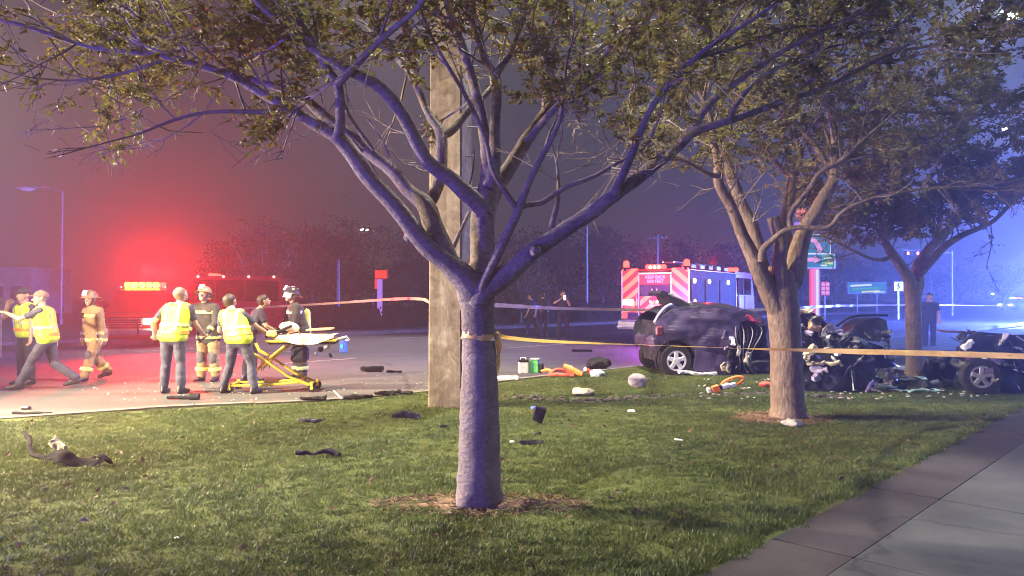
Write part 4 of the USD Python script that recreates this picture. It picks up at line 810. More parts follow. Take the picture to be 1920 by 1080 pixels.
for k in (0, 1): fe.part('marker_lamp', ball(.045, (-.03, (-.1, .16)[k], zz(566)), 1), glow(f'mark{k}', (.7, .8, 1), 9))
fe.part('rear_step', box([.42, 2.5, .3], (-.2, 0, .72), ch=.03), M['steel']); fe.part('step_tread', box([.44, 2.3, .03], (-.2, 0, .89), ch=.008), M['galv']); fe.part('bumper_rail', box([.05, 2.52, .06], (-.43, 0, .66), ch=.015), M['steel'])
fe.part('header_lettering', moved(upright(meshkit.text_mesh('KEEP BACK', .10, .006, True)), (-.008, .36, zz(522)), rz=-90), M['white']); fe.part('header_lettering', moved(upright(meshkit.text_mesh('500 FEET', .10, .006, True)), (-.008, .30, zz(530)), rz=-90), M['white'])
# right side: shutters, hose bed, cab
for k, (x0, x1) in enumerate(((.25, 1.65), (1.75, 3.35), (3.45, 4.7))):
    sh = fe.part('shutter', box([x1 - x0, .03, 1.25], ((x0 + x1) / 2, -1.22, 1.72), ch=.01), M['roll'])
    fe.part('slats', join(*[box([x1 - x0 - .06, .012, .05], ((x0 + x1) / 2, -1.238, 1.16 + .07 * j)) for j in range(17)]), M['roll'], parent=sh); fe.part('latch_bar', box([x1 - x0 - .1, .03, .04], ((x0 + x1) / 2, -1.25, 1.13), ch=.008), M['steel'], parent=sh)
fe.part('upper_band', box([5.5, 2.3, .3], (2.95, 0, 2.56), ch=.03), M['red'])
for k in range(5): fe.part('gear_box', box([.55, .4, .2], (.9 + k * .95, -.9, 2.8), ch=.04), M['galv' if k % 2 else 'dark_metal'])
fe.part('ladder', join(*[cyl((.4, y, 2.95), (5.4, y, 2.95), .03, 8) for y in (-.55, -.15)], *[cyl((.5 + .32 * j, -.55, 2.95), (.5 + .32 * j, -.15, 2.95), .016, 6) for j in range(16)]), M['steel'])
for x in (.5, 2.1, 4.4): fe.part('scene_light', ball(.09, (x, -1.27, 2.28), 1, (1.4, .5, 1)), M['spark'])
fe.part('side_marker', ball(.1, (.55, -1.26, 1.55), 2, (1.1, .4, 1)), M['marker'])
cabp = Polygon([(5.75, .7), (8.2, .7), (8.45, 1.2), (8.4, 1.7), (8.2, 2.75), (5.75, 2.75)])
fe.part('cab', side_extrude(cabp, 2.4, .95, 2.75, 1.6), M['red'], smooth=20)
for x0, x1 in ((5.95, 6.8), (7.0, 7.9)): fe.part('cab_window', box([x1 - x0, .03, .7], ((x0 + x1) / 2, -1.19, 2.15), ch=.02), M['glass']); fe.part('cab_door', box([x1 - x0 + .08, .03, 1.0], ((x0 + x1) / 2, -1.2, 1.25), ch=.02), M['red'])
fe.part('mirror', box([.12, .25, .4], (8.1, -1.42, 2.2), ch=.03), M['black']); fe.part('cab_light_bar', box([.35, 1.7, .16], (7.2, 0, 2.88), ch=.06), M['beacon_red'])
fe.part('cab_rail', tube([(5.72, -1.26, 1.0), (5.72, -1.3, 1.05), (5.72, -1.3, 2.3), (5.72, -1.26, 2.35)], .025, 8), M['steel'])
for x in (1.95, 6.9):
    for sy in (-1, 1): wheel(fe, (x, sy * 1.05, .52), .52, .32, sy)
    fe.part('wheel_arch', moved(tube([(math.cos(a) * .62, 0, math.sin(a) * .62) for a in np.linspace(0, math.pi, 14)], .05, 6), (x, -1.23, .55)), M['steel'])

# ---- cars: shared builder
def car(t, L, W, paint, prof, cab, wb, r, top, belt, rim='steel', ww=.22):
    body = Polygon(prof).buffer(-.05).buffer(.05, quad_segs=4)
    for x in wb: body = body.difference(Point(x, r).buffer(r * 1.16, quad_segs=10))
    t.part('body', side_extrude(body, W, .96, belt, .5), paint, smooth=25)
    c = Polygon(cab).buffer(-.04).buffer(.04, quad_segs=4); t.part('cabin', side_extrude(c, W * .97, .80, top, belt - .02), paint, smooth=25)
    k = 0
    for x in wb:
        for sy in (-1, 1): wheel(t, (x, sy * (W / 2 - ww / 2 - .02), r), r, ww, sy, rim=rim, spokes=5)
    t.part('underbody', box([L * .9, W * .8, .2], (0, 0, .38)), M['black'])
def windows(t, cab, W, top, belt, x0s):
    for sy in (-1, 1):
        for x0, x1 in x0s:
            q = Polygon(cab).buffer(-.09).intersection(sbox(x0, belt - .02, x1, top))
            if q.is_empty: continue
            m = side_extrude(q, .02); v = m.vertices.copy(); u = np.clip((v[:, 2] - belt + .02) / (top - belt), 0, 1); v[:, 1] = np.sign(v[:, 1]) * .006 + sy * (W * .97 / 2 * (1 - .2 * u) + .004); t.part('window', trimesh.Trimesh(v, m.faces, process=False), M['glass'])
# ---- the red rescue vehicle behind the responders
px0 = at(232, 620, 24.6); yaw = 281.0; hx, hy = math.cos(math.radians(yaw)), math.sin(math.radians(yaw))
rv = Thing('rescue_vehicle', 'red rescue truck with blazing roof light bar and lit headlights behind the responders', 'truck', (px0[0] - hx * 2.7, px0[1] - hy * 2.7, ROAD_Z), rz=yaw)
prof = [(-2.75, .5), (-2.75, 1.15), (-.2, 1.2), (1.3, 1.2), (2.5, 1.12), (2.72, 1.0), (2.75, .5), (2.5, .38), (-2.5, .38)]; cab = [(-2.7, 1.12), (-2.65, 1.98), (-2.4, 2.04), (.35, 2.04), (.75, 1.95), (1.45, 1.14)]
car(rv, 5.5, 2.0, M['red'], prof, cab, (-1.75, 1.75), .42, 2.04, 1.15); windows(rv, cab, 2.0, 2.0, 1.2, ((-2.6, -1.35), (-1.25, -.2), (-.1, .9)))
ws = Polygon([(-.82, 1.26), (.82, 1.26), (.68, 1.9), (-.68, 1.9)]); m = moved(upright(extrude(ws, .02)), rz=90); v = m.vertices.copy(); v[:, 0] = v[:, 0] + 1.42 - (v[:, 2] - 1.14) * .86; rv.part('windscreen', trimesh.Trimesh(v, m.faces, process=False), M['glass'])
rv.part('grille', box([.05, 1.2, .34], (2.74, 0, .88), ch=.015), M['black'])
rv.part('grille_bars', join(*[box([.03, 1.16, .03], (2.775, 0, .75 + .08 * k), ch=.008) for k in range(4)]), M['steel'])
for sy in (-1, 1): rv.part('headlight', moved(box([.06, .34, .2], ch=.03), (2.76, sy * .78, .9)), M['head']); rv.part('marker_lamp', ball(.05, (2.79, sy * .5, .62), 1), M['marker'])
rv.part('bumper', box([.18, 2.0, .22], (2.78, 0, .55), ch=.05), M['steel']); rv.part('push_bar', tube([(2.86, -.5, .5), (2.93, -.48, .95), (2.93, .48, .95), (2.86, .5, .5)], .03, 8), M['black'])
lb_ = rv.part('light_bar', box([.32, 1.5, .16], (.1, 0, 2.13), ch=.05), M['black'])
for k in range(6): rv.part('light_cell', box([.10, .22, .20], (.28, -.6 + .24 * k, 2.15), ch=.04), M['beacon_red' if k == 5 else 'beacon_amber'], parent=lb_)
for k in range(5): rv.part('roof_marker', ball(.03, (.5, -.75 + .37 * k, 2.07), 1), M['marker'])
for sy in (-1, 1): rv.part('mirror', box([.14, .22, .2], (1.0, sy * 1.1, 1.3), ch=.04), M['black'])
rv.part('side_stripe', box([4.6, .012, .12], (-.1, 1.005, .95)), M['chev_yel']); rv.part('side_stripe', box([4.6, .012, .12], (-.1, -1.005, .95)), M['chev_yel'])
b = at(428, 620, 34.0); vn = Thing('rescue_van', 'red van seen from the side behind the men at the stretcher', 'van', (b[0], b[1], ROAD_Z), rz=186)
vprof = [(-2.6, .5), (-2.6, 1.3), (2.2, 1.3), (2.6, 1.15), (2.65, .5), (2.4, .35), (-2.4, .35)]; vcab = [(-2.6, 1.25), (-2.55, 2.55), (-2.3, 2.65), (.9, 2.65), (1.3, 2.5), (2.1, 1.28)]
car(vn, 5.2, 2.0, M['red'], vprof, vcab, (-1.6, 1.65), .38, 2.65, 1.3); windows(vn, vcab, 2.0, 2.55, 1.55, ((-2.4, -1.0), (-.9, .3), (.4, 1.6)))
for k in range(4): vn.part('roof_marker', ball(.06, (-2.2 + 1.1 * k, .82, 2.62), 1), M['marker'])
vn.part('light_bar', box([.3, 1.2, .12], (.6, 0, 2.72), ch=.05), M['beacon_red'])
# ---- far patrol car and a parked car
def far_car(name, label, px, py, d, yaw, paint, lit, cat='car'):
    b = at(px, py, d); t = Thing(name, label, cat, (b[0], b[1], ROAD_Z), rz=yaw)
    prof = [(-2.3, .45), (-2.35, .95), (-1.5, 1.0), (1.2, .98), (2.25, .85), (2.35, .5), (2.1, .3), (-2.1, .3)]; cab = [(-1.9, .95), (-1.3, 1.45), (.3, 1.45), (1.1, .95)]
    car(t, 4.7, 1.85, paint, prof, cab, (-1.4, 1.4), .33, 1.45, .97); windows(t, cab, 1.85, 1.42, 1.0, ((-1.6, -.5), (-.42, .9)))
    for sy in (-1, 1): t.part('headlight', box([.05, .36, .16], (2.33, sy * .62, .72), ch=.02), M['head' if lit else 'lens_off']); t.part('tail_lamp', box([.05, .36, .16], (-2.35, sy * .62, .78), ch=.02), M['tail'])
    return t
pc = far_car('patrol_car', 'far white patrol car with red and blue lights at the right edge of the road', 1903, 577, 92, 210, M['white'], True)
pc.part('light_bar', box([.3, .6, .14], (-.2, .36, 1.54), ch=.05), M['beacon_red']); pc.part('light_bar', box([.3, .6, .14], (-.2, -.36, 1.54), ch=.05), M['beacon_blue'])
far_car('parked_car', 'dark far car with bright headlights below the billboard', 1588, 578, 84, 235, M['dark_metal'], True)
# ------------------------------------------------------------------ people
M['skin'] = look('skin', (.42, .26, .19), (.48, .30, .22), 6, .5); M['navy'] = look('navy_cloth', (.032, .034, .06), (.06, .062, .095), 14, .85, bump=.4, bscale=24); M['navy_dark'] = look('navy_dark', (.012, .013, .03), (.026, .027, .05), 14, .8, bump=.3, bscale=24)
M['vest'] = look('vest_lime', (.50, .66, .03), (.62, .78, .05), 12, .6, bump=.35, bscale=20); M['vest_grey'] = look('vest_tape', (.40, .44, .22), (.52, .55, .32), 20, .4); M['vest_orange'] = look('vest_orange', (.85, .24, .03), (.9, .30, .04), 20, .5)
M['turnout'] = look('turnout_tan', (.27, .165, .085), (.38, .25, .135), 9, .85, bump=.4, bscale=20); M['turnout_tape'] = look('turnout_tape', (.68, .58, .14), (.75, .66, .2), 10, .45); M['knee'] = look('knee_grey', (.07, .065, .08), (.11, .1, .12), 14, .8)
M['coat_black'] = look('coat_black', (.022, .021, .022), (.05, .047, .045), 10, .8, bump=.4, bscale=20); M['helmet_black'] = look('helmet_black', (.02, .02, .03), (.04, .04, .055), 5, .25, coat=.5); M['helmet_tan'] = look('helmet_leather', (.26, .15, .10), (.36, .22, .15), 7, .5); M['hair'] = look('hair', (.02, .014, .01), (.045, .03, .02), 30, .6); M['cap_khaki'] = look('cap_cloth', (.20, .11, .09), (.26, .15, .11), 16, .85)
M['boot'] = look('boot', (.01, .01, .011), (.025, .025, .026), 14, .4); M['eye'] = look('eye', (.02, .015, .012), rough=.2)

def ik(a, c, l1, l2, pole):
    """The middle joint between a and c, bent towards pole."""
    a, c = np.array(a, float), np.array(c, float); dv = c - a; L = min(np.linalg.norm(dv), (l1 + l2) * .998); u = unit(dv); c = a + u * L
    x = (l1 * l1 - l2 * l2 + L * L) / (2 * L); h = math.sqrt(max(l1 * l1 - x * x, 0)); p = np.array(pole, float) - u * (np.array(pole, float) @ u); return a + u * x + unit(p) * h, c
def S(p, r): return (tuple(map(float, p)), float(r))

def person(label, loc, rz, h, feet, hands, lean=(0, .02), turn=0.0, nod=0.0, outfit='officer', hat=None, top='navy', legs='navy', coat=False, vest=False, short=True, eyes=False, group=None, twist=0.0, boots_tall=False, bands=None, gear=()):
    """feet: (x, y, heel raise) twice, left then right; hands: targets (x, y, z) twice; all in metres for a figure 1.78 m tall, facing +y. lean: how far the shoulders sit (right, ahead) of the hips."""
    t = Thing('person', label, 'person', loc, rz=rz, group=group); k = h / 1.78; t.x.AddScaleOp().Set((k * 1.14, k * 1.10, k))
    fz = [np.array([f[0], f[1], .085 + f[2]]) for f in feet]; mid = (fz[0] + fz[1]) / 2
    span = max(np.linalg.norm((f - mid)[:2]) for f in fz); pel = np.array([mid[0], mid[1], .085 + math.sqrt(max(.875 ** 2 - max(span - .03, 0) ** 2, .3)) + .02])
    hip = [pel + [-.095, 0, -.03], pel + [.095, 0, -.03]]; kn, an = [], []
    for s in (0, 1): q, e = ik(hip[s], fz[s], .43, .43, (0, 1, .1)); kn.append(q); an.append(e)
    lv = np.array([lean[0], lean[1]]); up = np.array([lean[0], lean[1], 1.0]); sh_z = math.sqrt(max(.5 ** 2 - lv @ lv, .05)); ch = pel + [lean[0], lean[1], sh_z]; wa = pel * .55 + ch * .45 + [0, .01, 0]
    cs, sn = math.cos(math.radians(twist)), math.sin(math.radians(twist)); rt = np.array([cs, sn, 0]); fw = np.array([-sn, cs, 0])
    sh = [ch - rt * .185, ch + rt * .185]; nk = ch + unit(up) * .075 + fw * .012; hd = nk + np.array([lean[0] * .5, lean[1] * .5, 0]) + [0, 0, .145]
    el, wr = [], []
    for s in (0, 1): q, e = ik(sh[s] - [0, 0, .02], np.array(hands[s]), .29, .26, (-.5 if s == 0 else .5, -.8, -.5)); el.append(q); wr.append(e)
    # head, turned and nodded about its own centre
    ct, st_ = math.cos(math.radians(turn + twist)), math.sin(math.radians(turn + twist)); cn, sn2 = math.cos(math.radians(nod)), math.sin(math.radians(nod))
    def H(x, y, z): y, z = y * cn + z * sn2, z * cn - y * sn2; return hd + [x * ct - y * st_, x * st_ + y * ct, z]
    C = [[S(H(0, -.018, .035), .088), S(H(0, .022, .03), .080), S(H(0, .03, -.05), .062)], [S(H(0, .03, -.05), .062), S(H(0, .052, -.088), .036)], [S(H(0, .088, .0), .012), S(H(0, .112, -.028), .016), S(H(0, .092, -.035), .02)],
         [S(H(-.03, .088, .03), .014), S(H(.03, .088, .03), .014)], [S(H(-.022, .082, -.062), .014), S(H(.022, .082, -.062), .014)], [S(H(0, -.02, -.06), .055), S(nk - [0, 0, .03], .062)]]
    for s in (-1, 1): C.append([S(H(s * .084, -.005, .018), .016), S(H(s * .082, .0, -.02), .012), S(H(s * .092, -.016, .02), .013)])
    C += [[S(sh[0], .05), S(nk - [0, 0, .02], .06), S(sh[1], .05)], [S(ch - rt * .09 - [0, 0, .06], .09), S(ch + rt * .09 - [0, 0, .06], .09), S(wa, .10)], [S(wa, .10), S(pel + [-.06, 0, 0], .10), S(pel + [.06, 0, 0], .10)]]
    for s in (0, 1):
        C += [[S(sh[s], .052), S(el[s], .038)], [S(el[s], .040), S(el[s] * .6 + wr[s] * .4, .041), S(wr[s], .027)]]
        C += [[S(hip[s], .08), S(kn[s], .055)], [S(kn[s], .055), S(an[s], .042)]]
        f = unit(wr[s] - el[s]); n_ = unit(np.cross(f, [0, 0, 1.0] if abs(f[2]) < .9 else [0, 1.0, 0])); b_ = np.cross(n_, f); cup = b_ if (b_ @ fw) > 0 else -b_        # palm
        pb = wr[s] + f * .03; C.append([S(wr[s], .026), S(pb - n_ * .026, .015), S(pb + n_ * .026, .015), S(pb + f * .065 - n_ * .032, .012), S(pb + f * .065 + n_ * .03, .012)])
        for j, (o, l) in enumerate(((-.031, .062), (-.011, .072), (.01, .068), (.029, .052))):
            q0 = pb + f * .063 + n_ * o; q1 = q0 + f * l * .55 + cup * .012; q2 = q1 + f * l * .36 + cup * .03; C += [[S(q0, .0105), S(q1, .0098)], [S(q1, .0098), S(q2, .0085)]]
        q0 = pb + f * .012 - n_ * .032; q1 = q0 - n_ * .026 + f * .034 + cup * .012; q2 = q1 + f * .03 + cup * .012 + n_ * .006; C += [[S(q0, .014), S(q1, .0115)], [S(q1, .0115), S(q2, .0095)]]
    t.part('body', chain(C, 12, .028, 2), M['skin'], smooth=True)
    if eyes:
        for s in (-1, 1): t.part('eye', ball(.011, H(s * .032, .093, .008), 1), M['eye'])
    # trousers, boots
    bulk = 1.22 if coat else 1.0; L = [[S(pel + [-.075, 0, .06], .115 * bulk), S(pel + [.075, 0, .06], .115 * bulk), S(hip[0] - [0, 0, .03], .10 * bulk), S(hip[1] - [0, 0, .03], .10 * bulk)]]
    for s in (0, 1):
        L += [[S(hip[s], .098 * bulk), S(hip[s] * .5 + kn[s] * .5, .088 * bulk), S(kn[s], .072 * bulk)], [S(kn[s], .072 * bulk), S(kn[s] * .55 + an[s] * .45 - fw * .012, .074 * bulk)], [S(kn[s] * .55 + an[s] * .45 - fw * .012, .074 * bulk), S(an[s] + [0, 0, .035], .066 * bulk)]]
    lg = chain(L, 12, .04, 5); v = lg.vertices; w_ = meshkit.noise(v * [9, 9, 16], 5) - .5; lg = trimesh.Trimesh(v + lg.vertex_normals * (w_ * .022)[:, None], lg.faces, process=False)
    tp = t.part('trousers', lg, M[legs], smooth=True)
    for s in (0, 1):
        d_ = unit((an[s] - kn[s]) * 0 + np.array([(-.12 if s == 0 else .12), 1.0, 0])); rise_ = feet[s][2]; tip = an[s] + d_ * .165 + [0, 0, -.05 - rise_ * .75]; hl = an[s] - d_ * .05 + [0, 0, -.05]
        bt = [[S(an[s] + unit(kn[s] - an[s]) * .09, .056 * (1.15 if boots_tall else 1)), S(hl, .036)], [S(an[s], .046), S(hl, .036), S(an[s] + d_ * .09 - [0, 0, .035 + rise_ * .3], .042)], [S(hl, .036), S(an[s] + d_ * .1 - [0, 0, .042 + rise_ * .45], .040), S(tip, .033)]]
        t.part('boot', chain(bt, 10, .03, 3), M['boot'], smooth=True)
    if bands:
        for s in (0, 1):
            c = kn[s] * .38 + an[s] * .62; a = unit(kn[s] - an[s]); t.part('leg_band', tube([c - a * .035, c, c + a * .035], np.array([.088, .091, .088]) * bulk * 1.0, 16, caps=False), M[bands], parent=tp)
            if bands == 'turnout_tape': t.part('knee_patch', chain([[S(kn[s] + fw * .022 + [0, 0, .05], .066 * bulk), S(kn[s] + fw * .018 - [0, 0, .10], .066 * bulk)]], 12, .05, 2), M['knee'], parent=tp, smooth=True)
    # shirt or coat
    bk = 1.18 if coat else 1.0
    Tq = [[S(ch - rt * .10 - [0, 0, .05], .112 * bk), S(ch + rt * .10 - [0, 0, .05], .112 * bk), S(wa - rt * .07, .118 * bk), S(wa + rt * .07, .118 * bk)], [S(wa - rt * .07, .118 * bk), S(wa + rt * .07, .118 * bk), S(pel + [-.07, 0, .05], .124 * bk), S(pel + [.07, 0, .05], .124 * bk)],
          [S(sh[0], .066 * bk), S(sh[1], .066 * bk), S(ch - [0, 0, .08], .10), S(nk - [0, 0, .04], .068)]]
    if coat: Tq.append([S(pel + [-.07, 0, .05], .13 * bk), S(pel + [.07, 0, .05], .13 * bk), S(pel + [-.08, 0, -.13], .12 * bk), S(pel + [.08, 0, -.13], .12 * bk)]); Tq.append([S(nk - [0, 0, .03], .078), S(nk + [0, 0, .01], .074)])
    for s in (0, 1):
        e = el[s] * .62 + sh[s] * .38 if short else el[s]; Tq.append([S(sh[s], .066 * bk), S(e, .056 * bk if short else .054 * bk)])
        if not short: Tq.append([S(el[s], .054 * bk), S(wr[s] * .92 + el[s] * .08, .043 * bk)])
    tt = chain(Tq, 12, .04, 4); v = tt.vertices; w_ = meshkit.noise(v * [8, 8, 13], 15) - .5; tt = trimesh.Trimesh(v + tt.vertex_normals * (w_ * .018)[:, None], tt.faces, process=False)
    cp = t.part('coat' if coat else 'shirt', tt, M[top], smooth=True)
    if coat and bands:
        def around(c, r, w): return tube([c - [0, 0, w], c, c + [0, 0, w]], [r, r * 1.01, r], 20, caps=False)
        for s in (0, 1): c = el[s] * .35 + wr[s] * .65; a = unit(wr[s] - el[s]); t.part('cuff_band', tube([c - a * .03, c + a * .03], [.062, .060], 14, caps=False), M[bands], parent=cp)
        hem = moved(around(np.zeros(3), .168, .03), (0, 0, 0)); hem.apply_scale([1.36, 1.0, 1]); t.part('hem_band', moved(hem, pel + [0, 0, -.10]), M[bands], parent=cp)
        chb = moved(around(np.zeros(3), .146, .03), (0, 0, 0)); chb.apply_scale([1.68, 1.0, 1]); t.part('chest_band', moved(chb, ch - [0, 0, .10]), M[bands], parent=cp)
    if not coat:
        bl = tube([pel + [0, 0, .055], pel + [0, 0, .095]], [.134, .134], 20, caps=False); bl.vertices[:, 0] = pel[0] + (bl.vertices[:, 0] - pel[0]) * 1.5; t.part('belt', bl, M['boot'])
    if vest:
        def vm(g): return Manifold.batch_boolean([Manifold.batch_hull([Manifold.sphere(r + g, 18).translate(tuple(map(float, p))) for p, r in q]) for q in
            ([S(ch - rt * .105 - [0, 0, .05], .118), S(ch + rt * .105 - [0, 0, .05], .118), S(wa - rt * .075, .124), S(wa + rt * .075, .124)], [S(wa - rt * .075, .124), S(wa + rt * .075, .124), S(pel + [-.082, 0, .02], .134), S(pel + [.082, 0, .02], .134)],
             [S(sh[0] + rt * .045 + [0, 0, .005], .07), S(sh[1] - rt * .045 + [0, 0, .005], .07), S(ch - [0, 0, .08], .12)])], m3.OpType.Add)
        cutn = Manifold.sphere(.105, 16).translate(tuple(map(float, nk + [0, 0, .035] + fw * .03)))
        cutb = Manifold.cube((2, 2, 1), True).translate(tuple(map(float, pel + [0, 0, -.575])))
        base = vm(.012) - cutn - cutb; m = as_tm(base.refine_to_length(.04)); v = m.vertices; m = trimesh.Trimesh(v, m.faces, process=True); v = m.vertices; w_ = meshkit.noise(v * [7, 7, 10], 33) - .5; m = trimesh.Trimesh(v + m.vertex_normals * (w_ * .016)[:, None], m.faces, process=False)
        vp = t.part('vest', m, M['vest'], smooth=40)
        out = vm(.023) - cutn - cutb - vm(.010)
        R_ = math.degrees(math.atan2(rt[1], rt[0])); ty = lambda s_, c: Manifold.cube(s_, True).rotate((math.degrees(math.asin(-lean[1])) * .8, math.degrees(math.asin(lean[0])) * .9, R_)).translate(tuple(map(float, c)))
        for sx in (-1, 1): t.part('vest_stripe', as_tm(out ^ ty((.05, 1, .62), (ch + wa) / 2 + rt * sx * .098 + [0, 0, .06])), M['vest_grey'], parent=vp, smooth=30)
        t.part('vest_band', as_tm(out ^ ty((1, 1, .05), wa + [0, 0, -.02])), M['vest_grey'], parent=vp, smooth=30)
        t.part('vest_hem', as_tm(out ^ ty((1, 1, .055), pel + [0, 0, .075])), M['vest_orange'], parent=vp, smooth=30)
    # what is on the head
    if hat in ('helmet_black', 'helmet_tan'):
        pr = np.array([(0.001, .135), (.05, .13), (.09, .10), (.112, .05), (.118, .012), (.155, -.006), (.160, -.014), (.118, -.004), (.105, .01), (.001, .03)]); hm = trimesh.creation.revolve(pr, sections=24); v = hm.vertices; v[:, 1] *= 1.16; back = np.clip(-v[:, 1] - .1, 0, 1); v[:, 1] -= back * .5; v[:, 2] -= back * .5
        rotm = trimesh.transformations.euler_matrix(math.radians(-nod), 0, math.radians(turn + twist)); hm = trimesh.Trimesh(v, hm.faces, process=False); hm.apply_transform(rotm); hm.apply_translation(H(0, 0, .055)); hp = t.part('helmet', hm, M[hat], smooth=40)
        fr = box([.09, .014, .11], (0, .142, .085), rx=18, ch=.005); fr.apply_transform(rotm); fr.apply_translation(H(0, 0, .055)); t.part('helmet_front', fr, M['white'], parent=hp)
        rg = tube([(0, y_, z_) for y_, z_ in ((.13, .03), (.10, .105), (.0, .145), (-.10, .105), (-.14, .02))], .008, 6); rg.apply_transform(rotm); rg.apply_translation(H(0, 0, .055)); t.part('helmet_ridge', rg, M['white' if hat == 'helmet_black' else hat], parent=hp)
        sp_ = tube([H(-.085, .02, .03), H(-.07, .05, -.08), H(0, .06, -.125), H(.07, .05, -.08), H(.085, .02, .03)], .008, 5); t.part('chin_strap', sp_, M['boot'], parent=hp)
        if 'visor' in gear: vs = trimesh.creation.revolve(np.array([(.125, .02), (.135, -.08), (.132, -.08), (.122, .02), (.125, .02)]), sections=20, angle=math.pi * .8); vs.apply_transform(trimesh.transformations.rotation_matrix(math.pi * .1, [0, 0, 1])); vs.apply_transform(rotm); vs.apply_translation(H(0, .01, .03)); t.part('face_shield', vs, M['white'], parent=hp, smooth=30)
    elif hat in ('cap_khaki', 'cap_dark'):
        mt = M['cap_khaki' if hat == 'cap_khaki' else 'navy_dark']
        hp = t.part('cap', chain([[S(H(0, -.02, .055), .094), S(H(0, .02, .055), .086), S(H(0, 0, .09), .07)]], 14, .03, 2), mt, smooth=True)
        t.part('peak', chain([[S(H(-.055, .085, .052), .008), S(H(.055, .085, .052), .008), S(H(-.035, .165, .035), .006), S(H(.035, .165, .035), .006)]], 8, .03, 0), mt, parent=hp)
    elif hat == 'hair': t.part('hair', chain([[S(H(0, -.03, .048), .094), S(H(0, .012, .065), .086)], [S(H(0, -.045, .02), .082), S(H(0, -.05, -.03), .066)]], 14, .03, 2), M['hair'], smooth=True)
    elif hat == 'short': t.part('hair', chain([[S(H(0, -.03, .045), .091), S(H(0, .0, .065), .083)], [S(H(0, -.04, .02), .080), S(H(0, -.045, -.03), .062)]], 14, .03, 2), look('hair_cropped_' + str(len(_used)), (.16, .10, .08), (.22, .14, .11), 40, .8), smooth=True)
    if 'tank' in gear: g = t.part('air_tank', moved(chain([[S((0, -.22, .95), .075), S((0, -.2, 1.36), .075)]], 14, .05, 1), ch * [1, 1, 0] * 1), M['turnout_tape'], smooth=True); t.part('harness', join(*[tube([sh[s] * .6 + ch * .4 + fw * .13 - [0, 0, .03], sh[s] * .6 + ch * .4 + [0, 0, .085], sh[s] * .6 + ch * .4 - fw * .16 - [0, 0, .05]], .022, 6) for s in (0, 1)]), M['boot'], parent=g)
    if 'radio' in gear: t.part('radio', box([.05, .04, .11], ch + fw * .155 + rt * .07 - [0, 0, .1], ch=.01), M['black'])
    if 'gloves' in gear:
        for s in (0, 1):
            f = unit(wr[s] - el[s]); t.part('glove', chain([[S(wr[s] - f * .03, .042), S(wr[s] + f * .07, .046)], [S(wr[s] + f * .07, .046), S(wr[s] + f * .145, .026)]], 10, .03, 2), M['turnout_tape'] if 'yellow' in gear else M['boot'], smooth=True)
    if 'patch' in gear: q = sh[1] * .6 + el[1] * .4; t.part('sleeve_patch', ball(.035, q + rt * .055, 1, (.3, 1, 1)), M['white'])
    t.j = dict(hd=hd, wr=wr, el=el, ch=ch, pel=pel, k=k)
    return t
def G(px, py): return ground(px, py, ROAD_Z)
# the two at the left edge, the walking firefighter
person('man in lime vest at the far left edge, partly behind the capped man', G(20, 727) + [0, .5, 0], 150, 1.84, [(-.1, .0, 0), (.1, .05, 0)], [(-.26, .1, .88), (.1, .28, 1.5)], (0, .03), 10, 0, hat='cap_dark', legs='navy_dark', vest=True)
person('man in lime vest and pale cap striding left with a raised forearm', G(86, 729), 105, 1.86, [(-.1, .36, 0), (.1, -.40, .07)], [(-.10, .52, 1.36), (.30, -.05, .84)], (0, .06), 25, -4, hat='cap_khaki', vest=True, eyes=True, gear=('patch', 'radio'))
person('firefighter in tan turnout gear and helmet walking behind the capped man', G(158, 717) + [0, .35, 0], 150, 1.80, [(-.12, .26, 0), (.12, -.34, .06)], [(-.34, .10, .86), (.30, .02, .86)], (0, .07), 20, 0, hat='helmet_tan', top='turnout', legs='turnout', coat=True, short=False, bands='turnout_tape', eyes=True, gear=('radio', 'gloves', 'yellow'))
# round the stretcher
person('man from behind in lime vest, left of the pair at the stretcher, bare head bowed', G(322, 738), -8, 1.86, [(-.14, .02, 0), (.15, 0, 0)], [(-.36, .12, 1.0), (.26, .38, 1.02)], (.02, .10), -12, -26, hat='short', vest=True, gear=())
person('firefighter in helmet facing us between the two men in vests', G(374, 720) + [0, .5, 0], 165, 1.84, [(-.12, 0, 0), (.13, .05, 0)], [(-.2, .34, .98), (.2, .36, .96)], (0, .08), 10, -18, hat='helmet_tan', top='coat_black', legs='turnout', coat=True, short=False, bands='turnout_tape', gear=('gloves',))
person('man seen from behind in lime vest leaning right over the stretcher end', G(438, 738), -14, 1.82, [(-.20, .02, 0), (.32, .05, 0)], [(-.30, .42, .98), (.34, .46, 1.0)], (-.20, .15), -6, -20, hat='hair', vest=True, gear=())
person('dark-haired helper in navy shirt reaching a bare arm over the stretcher', G(452, 719) + [0, .3, 0], -58, 1.74, [(-.12, 0, 0), (.12, .1, 0)], [(-.1, .55, 1.08), (.15, .52, 1.02)], (0, .16), 0, -16, hat='hair', top='navy_dark', legs='navy_dark')
person('firefighter in black coat and dark helmet standing behind the stretcher', G(563, 713) + [0, .1, 0], 118, 1.84, [(-.12, 0, 0), (.13, .04, 0)], [(-.18, .36, .98), (.2, .36, .95)], (0, .10), 10, -12, hat='helmet_black', top='coat_black', legs='coat_black', coat=True, short=False, bands='vest_grey', gear=('visor', 'tank', 'gloves'))
